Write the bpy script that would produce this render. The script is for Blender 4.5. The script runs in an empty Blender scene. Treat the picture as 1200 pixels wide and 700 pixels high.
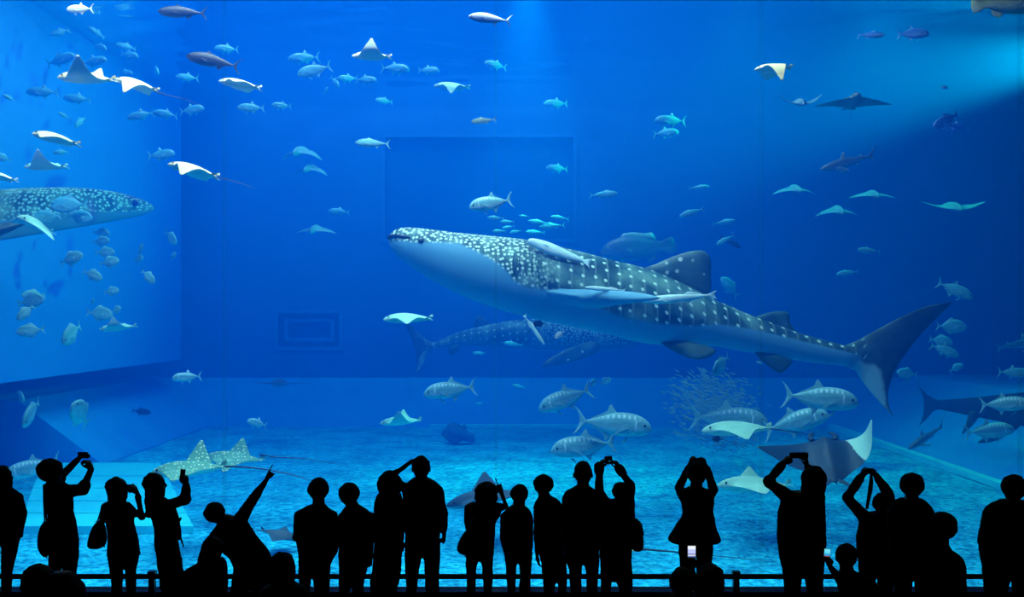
import bpy, bmesh, math, random
from mathutils import Vector, Matrix, Quaternion, noise
C = bpy.context.scene.collection
PI = math.pi
F = 1200.0
def P(px, py, d):                      # a point of the place seen at (px, py), d metres from the camera
    return Vector(((px - 600.0) * d / F, d, 3.0 - (py - 370.0) * d / F))

# ---------------------------------------------------------------- materials
def new_mat(name):
    m = bpy.data.materials.new(name); m.use_nodes = True
    return m, m.node_tree, m.node_tree.nodes['Principled BSDF']
def mat(name, col, rough=.6, spec=.3):
    m, nt, b = new_mat(name)
    b.inputs['Base Color'].default_value = (*col, 1); b.inputs['Roughness'].default_value = rough
    b.inputs['Specular IOR Level'].default_value = spec
    return m
def N(nt, t, **kw):
    n = nt.nodes.new(t)
    for k, v in kw.items():
        if k in n.inputs: n.inputs[k].default_value = v
        else: setattr(n, k, v)
    return n
def ramp(nt, stops, interp='LINEAR'):
    r = nt.nodes.new('ShaderNodeValToRGB'); r.color_ramp.interpolation = interp
    e = r.color_ramp.elements
    while len(e) < len(stops): e.new(.5)
    for el, (p, c) in zip(e, stops): el.position = p; el.color = (*c, 1)
    return r
def noisy(name, stops, scale, detail=4, rough=.7, bump=0, dist=.02, spec=.2, coord='Object', rot=None):
    m, nt, b = new_mat(name); L = nt.links.new
    tc = N(nt, 'ShaderNodeTexCoord'); t = N(nt, 'ShaderNodeTexNoise', Scale=scale, Detail=detail)
    L(tc.outputs[coord], t.inputs['Vector']); r = ramp(nt, stops)
    L(t.outputs['Fac'], r.inputs[0]); L(r.outputs[0], b.inputs['Base Color'])
    b.inputs['Roughness'].default_value = rough; b.inputs['Specular IOR Level'].default_value = spec
    if bump:
        bp = N(nt, 'ShaderNodeBump', Strength=bump, Distance=dist); L(t.outputs['Fac'], bp.inputs['Height']); L(bp.outputs[0], b.inputs['Normal'])
    return m

# ---------------------------------------------------------------- mesh helpers
def link(name, me, parent=None, smooth=False, m=None):
    o = bpy.data.objects.new(name, me); C.objects.link(o)
    if parent is not None: o.parent = parent
    if m is not None:
        if not me.materials: me.materials.append(m)
    if smooth: me.polygons.foreach_set('use_smooth', [True] * len(me.polygons))
    return o
def pydata(name, v, f, m, parent=None, smooth=False):
    me = bpy.data.meshes.new(name); me.from_pydata([tuple(x) for x in v], [], f); me.update()
    return link(name, me, parent, smooth, m)
class MB:
    def __init__(s): s.v = []; s.f = []
    def box(s, a, b):
        n = len(s.v); x0, y0, z0 = a; x1, y1, z1 = b
        s.v += [(x0,y0,z0),(x1,y0,z0),(x1,y1,z0),(x0,y1,z0),(x0,y0,z1),(x1,y0,z1),(x1,y1,z1),(x0,y1,z1)]
        s.f += [tuple(n + i for i in q) for q in ((0,3,2,1),(4,5,6,7),(0,1,5,4),(1,2,6,5),(2,3,7,6),(3,0,4,7))]
        return s
    def tube(s, pts, rad, seg=10, squash=None):
        pts = [Vector(p) for p in pts]; n0 = len(s.v); K = len(pts)
        if not hasattr(rad, '__len__'): rad = [rad] * K
        a = None
        for i, p in enumerate(pts):
            t = (pts[min(i+1, K-1)] - pts[max(i-1, 0)]).normalized()
            if a is None:
                a = t.orthogonal().normalized()
            else:
                a = a - t * a.dot(t)
                a = a.normalized() if a.length > 1e-4 else t.orthogonal().normalized()
            b = t.cross(a)
            for k in range(seg):
                w = 2 * PI * k / seg
                s.v.append(p + (a * math.cos(w) + b * math.sin(w)) * rad[i])
        for i in range(K - 1):
            for k in range(seg):
                q = (k + 1) % seg
                s.f.append((n0+i*seg+k, n0+i*seg+q, n0+(i+1)*seg+q, n0+(i+1)*seg+k))
        s.f.append(tuple(n0 + k for k in reversed(range(seg)))); s.f.append(tuple(n0 + (K-1)*seg + k for k in range(seg)))
        return s
    def prism(s, poly, axis, a, b):       # a closed outline in two axes, extruded along the third
        n = len(s.v); K = len(poly)
        def pt(u, w, t): return {'x': (t, u, w), 'y': (u, t, w), 'z': (u, w, t)}[axis]
        s.v += [pt(u, w, a) for u, w in poly] + [pt(u, w, b) for u, w in poly]
        s.f += [tuple(n + i for i in range(K)), tuple(n + K + i for i in reversed(range(K)))]
        s.f += [(n+i, n+K+i, n+K+(i+1) % K, n+(i+1) % K) for i in range(K)]
        return s
    def ball(s, c, r, seg=12, rings=8, sc=(1, 1, 1), rot=None):
        n0 = len(s.v); c = Vector(c)
        R = rot or Matrix.Identity(3)
        s.v.append(c + R @ Vector((0, 0, r * sc[2])))
        for i in range(1, rings):
            ph = PI * i / rings
            for k in range(seg):
                th = 2 * PI * k / seg
                s.v.append(c + R @ Vector((r*sc[0]*math.sin(ph)*math.cos(th), r*sc[1]*math.sin(ph)*math.sin(th), r*sc[2]*math.cos(ph))))
        s.v.append(c + R @ Vector((0, 0, -r * sc[2])))
        e = len(s.v) - 1
        for k in range(seg):
            q = (k + 1) % seg
            s.f.append((n0, n0+1+k, n0+1+q))
            for i in range(rings - 2):
                s.f.append((n0+1+i*seg+k, n0+1+(i+1)*seg+k, n0+1+(i+1)*seg+q, n0+1+i*seg+q))
            s.f.append((n0+1+(rings-2)*seg+q, n0+1+(rings-2)*seg+k, e))
        return s
    def build(s, name, m, parent=None, smooth=False):
        o = pydata(name, s.v, s.f, m, parent, smooth)
        bm = bmesh.new(); bm.from_mesh(o.data); bmesh.ops.recalc_face_normals(bm, faces=bm.faces); bm.to_mesh(o.data); bm.free()
        return o
def struct(o): o['kind'] = 'structure'; return o
def tag(o, label, cat, group=None, kind=None):
    o['label'] = label; o['category'] = cat
    if group: o['group'] = group
    if kind: o['kind'] = kind
    return o
def empty(name, loc=(0, 0, 0), rz=0):
    o = bpy.data.objects.new(name, None); o.location = loc; o.rotation_euler = (0, 0, rz); C.objects.link(o)
    o.empty_display_size = .2
    return o

# ---------------------------------------------------------------- the tank and the hall
GY = 10.3            # the acrylic window
SURF = 8.9           # water level
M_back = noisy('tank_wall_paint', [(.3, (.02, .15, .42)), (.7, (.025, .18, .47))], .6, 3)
M_right = noisy('shaded_wall_paint', [(.3, (.006, .05, .18)), (.7, (.008, .06, .21))], .6, 3)  # tank wall paint darkened to stand for the dimmer right side
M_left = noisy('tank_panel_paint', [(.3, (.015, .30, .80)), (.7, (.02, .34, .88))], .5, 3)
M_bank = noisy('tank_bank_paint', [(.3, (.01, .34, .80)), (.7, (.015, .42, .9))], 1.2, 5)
M_frame = mat('window_frame_paint', (.028, .19, .50), .6)
M_dark = mat('dark_room_paint', (.012, .010, .016), .8, .1)
M_carpet = noisy('dark_carpet', [(.3, (.003, .002, .005)), (.7, (.005, .003, .008))], 60, 3, .95)
M_sill = mat('dark_sill_stone', (.004, .002, .008), .5, .2)
M_rail = mat('black_rail_metal', (.01, .01, .012), .4, .4)

# gravel: pale stones of many sizes
def gravel():
    m, nt, b = new_mat('pale_gravel'); L = nt.links.new
    tc = N(nt, 'ShaderNodeTexCoord')
    n1 = N(nt, 'ShaderNodeTexNoise', Scale=9.0, Detail=6.0, Roughness=.75)
    n2 = N(nt, 'ShaderNodeTexNoise', Scale=1.1, Detail=5.0, Roughness=.6)
    v = N(nt, 'ShaderNodeTexVoronoi', Scale=14.0)
    for t in (n1, n2, v): L(tc.outputs['Object'], t.inputs['Vector'])
    r1 = ramp(nt, [(.38, SAND_D), (.50, SAND_M), (.60, SAND_L)])
    L(n1.outputs['Fac'], r1.inputs[0])
    r2 = ramp(nt, [(.36, (.5, .58, .66)), (.58, (1, 1, 1))]); L(n2.outputs['Fac'], r2.inputs[0])
    mx = N(nt, 'ShaderNodeMix', data_type='RGBA', blend_type='MULTIPLY'); mx.inputs[0].default_value = 1
    L(r1.outputs[0], mx.inputs[6]); L(r2.outputs[0], mx.inputs[7]); L(mx.outputs[2], b.inputs['Base Color'])
    bp = N(nt, 'ShaderNodeBump', Strength=.9, Distance=.05); L(v.outputs['Distance'], bp.inputs['Height']); L(bp.outputs[0], b.inputs['Normal'])
    b.inputs['Roughness'].default_value = .9; b.inputs['Specular IOR Level'].default_value = .1
    return m
SAND_D, SAND_M, SAND_L = (.003, .27, .46), (.008, .60, .92), (.04, .88, 1.0)
M_sand = gravel()

# tank floor: a gently uneven bed
fv, ff = [], []
NX, NY = 64, 50
for j in range(NY + 1):
    for i in range(NX + 1):
        x = -10.6 + 24.4 * i / NX; y = GY - .05 + 18.9 * j / NY
        fv.append((x, y, .04 * noise.noise(Vector((x * .5, y * .5, 0))) - .02))
for j in range(NY):
    for i in range(NX):
        a = j * (NX + 1) + i; ff.append((a, a + 1, a + NX + 2, a + NX + 1))
tf = pydata('floor_tank', fv, ff, M_sand, None, True); struct(tf)

# back wall with the two recessed windows
BY = 29.0
def z_at(py, d): return 3 - (py - 370) * d / F
def x_at(px, d): return (px - 600) * d / F
W1 = (x_at(322, BY), x_at(402, BY), z_at(411, BY), z_at(363, BY))
W2 = (x_at(447, BY), x_at(676, BY), z_at(284, BY), z_at(157, BY))
def wall_with_holes(name, x0, x1, z0, z1, y, t, holes, m):
    xs = sorted({x0, x1, *[h[0] for h in holes], *[h[1] for h in holes]}); zs = sorted({z0, z1, *[h[2] for h in holes], *[h[3] for h in holes]})
    b = MB()
    for i in range(len(xs) - 1):
        for k in range(len(zs) - 1):
            cx, cz = (xs[i] + xs[i+1]) / 2, (zs[k] + zs[k+1]) / 2
            if any(h[0] < cx < h[1] and h[2] < cz < h[3] for h in holes): continue
            b.box((xs[i], y, zs[k]), (xs[i+1], y + t, zs[k+1]))
    return b.build(name, m)
struct(wall_with_holes('wall_back', -10.6, 14.0, 1.0, 10.2, BY, .5, [W1, W2], M_back))
M_pane = None
def recess_window(name, w, steps, depth, pane_mat):
    x0, x1, z0, z1 = w
    root = struct(empty(name, ((x0+x1)/2, BY, z0)))
    f = MB()
    for k in range(steps):
        g = .26 * k; h = g + .10
        y = BY - .06 + .10 * k
        ox, oy, oz = root.location
        for a, b in (((x0+g, z0+g), (x1-g, z0+h)), ((x0+g, z1-h), (x1-g, z1-g)), ((x0+g, z0+h), (x0+h, z1-h)), ((x1-h, z0+h), (x1-g, z1-h))):
            f.box((a[0]-ox, y-oy, a[1]-oz), (b[0]-ox, y+.14-oy, b[1]-oz))
    f.build('window_frame', M_frame, root)
    ox, oy, oz = root.location
    MB().box((x0-ox, depth, 0), (x1-ox, depth+.06, z1-z0)).build('pane', pane_mat, root)
    return root
M_glassd = mat('dim_window_glass', (.012, .10, .34), .15, .5)
M_glassd2 = mat('deep_window_glass', (.012, .13, .36), .15, .5)
recess_window('window_2', W1, 2, .34, M_glassd)
recess_window('window_3', W2, 1, .2, M_glassd2)
# sloping foot of the back wall, left and right
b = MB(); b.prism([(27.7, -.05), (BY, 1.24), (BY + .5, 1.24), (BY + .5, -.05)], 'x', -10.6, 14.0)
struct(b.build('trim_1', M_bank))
b = MB(); b.box((-10.4, 27.45, -.02), (-8.7, 27.7, .06)); b.box((-2.2, 27.45, -.02), (3.0, 27.7, .06)); struct(b.build('trim_2', mat('pale_kerb', (.05, .9, 1), .7)))
# left: a lit panel overhanging a shaded recess
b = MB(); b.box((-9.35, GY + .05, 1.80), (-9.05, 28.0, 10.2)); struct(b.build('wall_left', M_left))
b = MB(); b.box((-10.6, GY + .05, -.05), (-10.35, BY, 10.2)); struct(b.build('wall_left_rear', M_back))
b = MB(); b.prism([(-10.4, -.05), (-10.4, 1.3), (-9.9, 1.3), (-8.2, 0.02), (-8.2, -.05)], 'y', 20.5, 28.6); struct(b.build('trim_3', M_bank))
# right wall and its bank
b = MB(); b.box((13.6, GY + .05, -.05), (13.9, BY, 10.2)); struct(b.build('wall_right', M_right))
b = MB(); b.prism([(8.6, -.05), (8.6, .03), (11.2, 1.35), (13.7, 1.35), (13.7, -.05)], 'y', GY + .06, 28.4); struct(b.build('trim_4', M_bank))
b = MB(); b.box((8.46, GY + .06, -.02), (8.64, 27.4, .09)); struct(b.build('trim_5', mat('pale_edge', (.05, .9, 1), .7)))
# planked slab set in the gravel, lower left
M_slab = noisy('pale_slab', [(.3, (.02, .82, .98)), (.7, (.03, .95, 1.0))], 2.5, 4)
dk = empty('stone_slab', (-8.0, 17, 0))
tag(dk, 'pale flat slab of broad planks lying in the gravel behind the two photographing women', 'slab')
ys = [GY_ for GY_ in (14.15, 15.1, 16.1, 17.3, 18.6, 20.3)]
def slab_left(y): return x_at(50 - 22 * (19.8 - y) / 4.8, y) if y < 19.8 else x_at(50, y)
def slab_right(y): return x_at(187, 20.3) + (20.3 - y) * .42
for a, c in zip(ys[:-1], ys[1:]):
    c -= .05
    b = MB(); b.prism([(slab_left(a), a), (slab_right(a), a), (slab_right(c), c), (slab_left(c), c)], 'z', -.02, .09)
    o = b.build('plank', M_slab, dk); o.location = -Vector(dk.location)
b = MB(); b.box((-7.6, GY + .4, 10.3), (-7.5, 28.6, 17.2)); struct(b.build('light_baffle', M_dark))  # unseen baffle, added to shade the top of the left panel
# hall over the tank and the visitors' room
b = MB(); b.box((-15, GY + .3, 18), (15, 31, 18.2)); struct(b.build('ceiling_tank', M_dark))
b = MB(); b.box((-15, 29.6, -.2), (15, 31, 18)); b.box((-15, GY-.1, -.2), (-10.7, 29.6, 18)); b.box((13.9, GY-.1, -.2), (15, 29.6, 18)); struct(b.build('wall_tank_hall', M_dark))
b = MB(); b.box((-14.5, -4, -.2), (14.5, GY + .05, 0)); struct(b.build('floor', M_carpet))
b = MB(); b.box((-14.5, GY - .1, 6.235), (14.5, GY + .2, 18)); struct(b.build('wall_front', M_dark))
b = MB(); b.box((-14.5, -4, 7.2), (14.5, GY - .1, 7.4)); struct(b.build('ceiling', M_dark))
b = MB(); b.box((-14.5, -4.2, 0), (14.5, -4, 7.2)); struct(b.build('wall_rear', M_dark))
b = MB(); b.box((-14.7, -4, 0), (-14.5, GY, 7.2)); struct(b.build('wall_west', M_dark))
b = MB(); b.box((14.5, -4, 0), (14.7, GY, 7.2)); struct(b.build('wall_east', M_dark))
b = MB(); b.box((-14.5, GY - .12, 0), (14.5, GY + .09, .25)); struct(b.build('trim_6', M_sill))

# acrylic panels and their joints
gm = bpy.data.materials.new('clear_acrylic'); gm.use_nodes = True; nt = gm.node_tree; nt.nodes.clear()
o_ = N(nt, 'ShaderNodeOutputMaterial'); tr = N(nt, 'ShaderNodeBsdfTransparent'); gl = N(nt, 'ShaderNodeBsdfGlossy', Roughness=.02); mx = N(nt, 'ShaderNodeMixShader'); mx.inputs[0].default_value = .03
tr.inputs[0].default_value = (.97, .99, 1, 1)
lw = N(nt, 'ShaderNodeLayerWeight', Blend=.5); mr = N(nt, 'ShaderNodeMapRange'); mr.inputs[1].default_value = .30; mr.inputs[2].default_value = .42; mr.inputs[3].default_value = .03; mr.inputs[4].default_value = .97
nt.links.new(lw.outputs['Facing'], mr.inputs[0]); nt.links.new(mr.outputs[0], mx.inputs[0])
nt.links.new(tr.outputs[0], mx.inputs[1]); nt.links.new(gl.outputs[0], mx.inputs[2]); nt.links.new(mx.outputs[0], o_.inputs[0])
jm = bpy.data.materials.new('acrylic_joint'); jm.use_nodes = True; nt = jm.node_tree; nt.nodes.clear()
o_ = N(nt, 'ShaderNodeOutputMaterial'); tr = N(nt, 'ShaderNodeBsdfTransparent'); tl = N(nt, 'ShaderNodeBsdfTranslucent'); mx = N(nt, 'ShaderNodeMixShader'); mx.inputs[0].default_value = .06
tl.inputs[0].default_value = (.01, .10, .17, 1)
nt.links.new(tr.outputs[0], mx.inputs[1]); nt.links.new(tl.outputs[0], mx.inputs[2]); nt.links.new(mx.outputs[0], o_.inputs[0])
win = struct(empty('window_1', (0, GY, .25)))
seams = [x_at(px, GY) for px in (-375, -57, 262, 581, 893, 1197, 1512)]
edges = [-14.4] + seams + [14.4]
for a, c in zip(edges[:-1], edges[1:]):
    pn = MB().box((a + .015, 0, 0), (c - .015, .06, 5.99)).build('pane', gm, win)
    pn.data.materials.append(jm)
    for q in pn.data.polygons:
        if abs(q.normal.y) < .5: q.material_index = 1
for x in seams:
    MB().box((x - .015, 0, 0), (x + .015, (.06), 5.99)).build('joint', jm, win)

# water body
wm = bpy.data.materials.new('sea_water'); wm.use_nodes = True; nt = wm.node_tree; nt.nodes.clear()
o_ = N(nt, 'ShaderNodeOutputMaterial'); sc = N(nt, 'ShaderNodeVolumeScatter', Density=1.0, Anisotropy=.15); ab = N(nt, 'ShaderNodeVolumeAbsorption', Density=1.0); ad = N(nt, 'ShaderNodeAddShader')
WS, WA = (0.0, .0095, .051), (.16, .084, .040)
sc.inputs['Color'].default_value = (*WS, 1); ab.inputs['Color'].default_value = (*[1 - a for a in WA], 1)
nt.links.new(sc.outputs[0], ad.inputs[0]); nt.links.new(ab.outputs[0], ad.inputs[1]); nt.links.new(ad.outputs[0], o_.inputs['Volume'])
wb = MB().box((-10.65, GY + .08, -.15), (13.95, 29.55, SURF + .12)).build('water', wm); wb['kind'] = 'structure'; wb['label'] = 'clear blue sea water filling the whole tank'; wb['category'] = 'water'
# rippled surface seen from below
sv, sf = [], []
NX, NY = 150, 130
for j in range(NY + 1):
    for i in range(NX + 1):
        x = -10.6 + 24.4 * i / NX; y = GY + .15 + 18.8 * j / NY
        sv.append((x, y, SURF + .05 * noise.noise(Vector((x * .7, y * 1.3, 0))) + .03 * noise.noise(Vector((x * 1.8, y * 3.1, 4)))))
for j in range(NY):
    for i in range(NX):
        a = j * (NX + 1) + i; sf.append((a, a + 1, a + NX + 2, a + NX + 1))
sm = bpy.data.materials.new('water_surface'); sm.use_nodes = True; nt = sm.node_tree; nt.nodes.clear()
o_ = N(nt, 'ShaderNodeOutputMaterial'); tr = N(nt, 'ShaderNodeBsdfTransparent'); gl = N(nt, 'ShaderNodeBsdfGlossy', Roughness=.12); mx = N(nt, 'ShaderNodeMixShader'); mx.inputs[0].default_value = .45
lw = N(nt, 'ShaderNodeLayerWeight', Blend=.5); mr = N(nt, 'ShaderNodeMapRange'); mr.inputs[1].default_value = .28; mr.inputs[2].default_value = .46; mr.inputs[3].default_value = .04; mr.inputs[4].default_value = .97
nt.links.new(lw.outputs['Facing'], mr.inputs[0]); nt.links.new(mr.outputs[0], mx.inputs[0])
nt.links.new(tr.outputs[0], mx.inputs[1]); nt.links.new(gl.outputs[0], mx.inputs[2]); nt.links.new(mx.outputs[0], o_.inputs[0])
ws = pydata('water_surface', sv, sf, sm, None, True); struct(ws)

# ---------------------------------------------------------------- light: a daylight panel over the tank, and lamps added for fill and glow
def area(name, loc, sx, sy, power, col=(1, 1, 1), rot=(0, 0, 0)):
    l = bpy.data.lights.new(name, 'AREA'); l.shape = 'RECTANGLE'; l.size = sx; l.size_y = sy; l.energy = power; l.color = col
    o = bpy.data.objects.new(name, l); o.location = loc; o.rotation_euler = rot; C.objects.link(o); return o
def spot(name, loc, aim, power, angle, blend=.6, col=(1, 1, 1), r=.3):
    l = bpy.data.lights.new(name, 'SPOT'); l.energy = power; l.spot_size = math.radians(angle); l.spot_blend = blend; l.color = col; l.shadow_soft_size = r
    o = bpy.data.objects.new(name, l); o.location = loc; C.objects.link(o)
    o.rotation_euler = (Vector(aim) - Vector(loc)).to_track_quat('-Z', 'Y').to_euler(); return o
area('skylight', (-2.4, 20.5, 17.0), 9, 14, 7300, (1, 1, .93))
area('front_fill', (-2.2, 11.3, 10.6), 12, .8, 2400, (1, .98, .90), (math.radians(32), 0, 0))  # added fill that brightens the fish flanks facing the window
spot('beam_fill', (12.6, 21.0, 8.5), (6.0, 21.0, 7.65), 100000, 36, 1, (.05, 1, .30), .1)  # added lamp under water, out of view, makes the bright patch upper right
for k, (x, pw) in enumerate(((4.6, 1500), (7.4, 2600), (10.2, 2600))):
    spot('glow_fill', (x, 20.5, 9.9), (x - .3, 20.5, 0), pw, 72, 1, (.05, 1, .34), .2)  # added spots that widen the glow of the bright water patch
spot('shaft_fill', (.3, 19.0, 9.8), (.2, 19.0, 0), 11000, 44, 1, (.1, 1, .5), .2)  # added spot for the light shaft in the upper middle

cd = bpy.data.cameras.new('camera'); cam = bpy.data.objects.new('camera', cd); C.objects.link(cam)
cam.location = (0, 0, 3); cam.rotation_euler = (PI / 2, 0, 0); cd.lens = 36; cd.sensor_width = 36; cd.shift_y = 20 / 1200
S = bpy.context.scene; S.camera = cam
S.view_settings.view_transform = 'Standard'; S.view_settings.look = 'None'; S.view_settings.gamma = 1; S.view_settings.use_curve_mapping = False
S.view_settings.exposure = 0
wd = bpy.data.worlds.new('world'); S.world = wd; wd.use_nodes = True; wd.node_tree.nodes['Background'].inputs[1].default_value = 0
S.cycles.volume_bounces = 1; S.cycles.max_bounces = 8; S.cycles.transparent_max_bounces = 16

# ---------------------------------------------------------------- visitors
M_skin = [mat('skin_warm', (.11, .06, .04), .7, .15), mat('skin_light', (.14, .085, .06), .7, .15), mat('skin_tan', (.08, .045, .028), .7, .15)]  # skin darkened so the backlit figures turn to silhouettes
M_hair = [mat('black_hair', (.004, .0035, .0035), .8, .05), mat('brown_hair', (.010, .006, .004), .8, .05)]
def cloth(name, c): return noisy(name, [(.3, tuple(k * .2 for k in c)), (.7, tuple(k * .28 for k in c))], 180, 2, .95, .2, .004, .05)  # scales the cloth colours down: the backlit shade is put in here
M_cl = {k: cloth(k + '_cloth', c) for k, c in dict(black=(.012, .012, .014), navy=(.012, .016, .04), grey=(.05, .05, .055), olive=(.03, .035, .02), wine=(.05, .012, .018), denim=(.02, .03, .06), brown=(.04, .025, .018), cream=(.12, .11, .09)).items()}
M_shoe = mat('dark_shoe_leather', (.012, .011, .011), .5)
M_bag = mat('dark_bag_leather', (.018, .014, .013), .5)
M_plas = mat('black_plastic', (.01, .01, .011), .35, .4)

def remeshed(name, mb, voxel, m, parent, smooth=2, fluff=0, freq=9):
    o = mb.build('tmp', m)
    r = o.modifiers.new('r', 'REMESH'); r.mode = 'VOXEL'; r.voxel_size = voxel; r.use_smooth_shade = True
    if smooth:
        k = o.modifiers.new('s', 'SMOOTH'); k.factor = .5; k.iterations = smooth
    dg = bpy.context.evaluated_depsgraph_get(); ev = o.evaluated_get(dg)
    me = bpy.data.meshes.new_from_object(ev); me.name = name
    old = o.data; bpy.data.objects.remove(o); bpy.data.meshes.remove(old)
    if not me.materials: me.materials.append(m)
    q = bpy.data.objects.new(name, me); C.objects.link(q)
    if parent is not None:
        me.transform(Matrix.Translation(-parent.location)); q.parent = parent
    if fluff:
        for v in me.vertices:
            k = fluff * (noise.noise(v.co * freq) + .5 * noise.noise(v.co * freq * 2.7)); v.co += v.normal * k
    me.polygons.foreach_set('use_smooth', [True] * len(me.polygons))
    return q
def local(o, parent):
    o.data.transform(Matrix.Translation(-parent.location)); o.parent = parent; return o

def loft(mb, rings, seg=20):              # rings: (centre, half width, half depth); closed at both ends
    n0 = len(mb.v)
    for c, a, b in rings:
        for k in range(seg):
            t = 2 * PI * k / seg
            ct, st = math.cos(t), math.sin(t)
            mb.v.append(Vector((c[0] + a * math.copysign(abs(ct) ** .85, ct), c[1] + b * math.copysign(abs(st) ** .85, st), c[2])))
    K = len(rings)
    for i in range(K - 1):
        for k in range(seg):
            q = (k + 1) % seg
            mb.f.append((n0+i*seg+k, n0+i*seg+q, n0+(i+1)*seg+q, n0+(i+1)*seg+k))
    mb.f.append(tuple(n0 + k for k in reversed(range(seg)))); mb.f.append(tuple(n0 + (K-1)*seg + k for k in range(seg)))

def limb(mb, pts, rad, seg=12):           # rounded, tapered limb
    pts = [Vector(p) for p in pts]; mb.tube(pts, rad, seg)
    for p, r in zip(pts, rad): mb.ball(p, r, 12, 8)

def hand(mb, wrist, along, normal, pose, k=1.0, thumb_side=1):
    along = Vector(along).normalized(); normal = Vector(normal); normal = (normal - along * normal.dot(along)).normalized()
    side = along.cross(normal)
    wrist = Vector(wrist)
    def pt(a, s, n): return wrist + along * a * k + side * s * k + normal * n * k
    limb(mb, [pt(-.01, 0, 0), pt(.03, -.014, 0), pt(.082, -.018, 0)], [.022*k, .020*k, .015*k])
    limb(mb, [pt(-.01, 0, 0), pt(.03, .014, 0), pt(.078, .020, 0)], [.022*k, .020*k, .014*k])
    mb.ball(pt(.05, 0, 0), .024 * k)
    curl = {'fist': (95, 95, 70), 'hold': (45, 55, 35), 'relax': (18, 25, 20), 'flat': (4, 6, 5)}
    lens = [(.042, .026, .020), (.046, .029, .022), (.043, .027, .021), (.033, .021, .018)]
    for i, s in enumerate((.030, .010, -.010, -.029)):
        c = curl.get(pose, curl['fist'])
        if pose == 'point' and i == 0: c = (2, 4, 3)
        a = 0; p = pt(.084 - .005 * abs(i - 1), s, 0); pts = [p]
        for L, dg in zip(lens[i], c):
            a += math.radians(dg); p = p + (along * math.cos(a) + normal * math.sin(a)) * L * k; pts.append(p)
        limb(mb, pts, [.0098*k, .0092*k, .0086*k, .0074*k], 8)
    ts = .032 * thumb_side
    t0 = pt(.018, ts * .8, .004); fold = .018 if pose in ('fist', 'point', 'hold') else .004
    limb(mb, [t0, pt(.048, ts * 1.55, .010 + fold * .4), pt(.074, ts * 1.5, .014 + fold), pt(.094, ts * 1.2, .016 + fold * 1.4)], [.014*k, .0115*k, .0105*k, .0085*k], 8)

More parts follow.
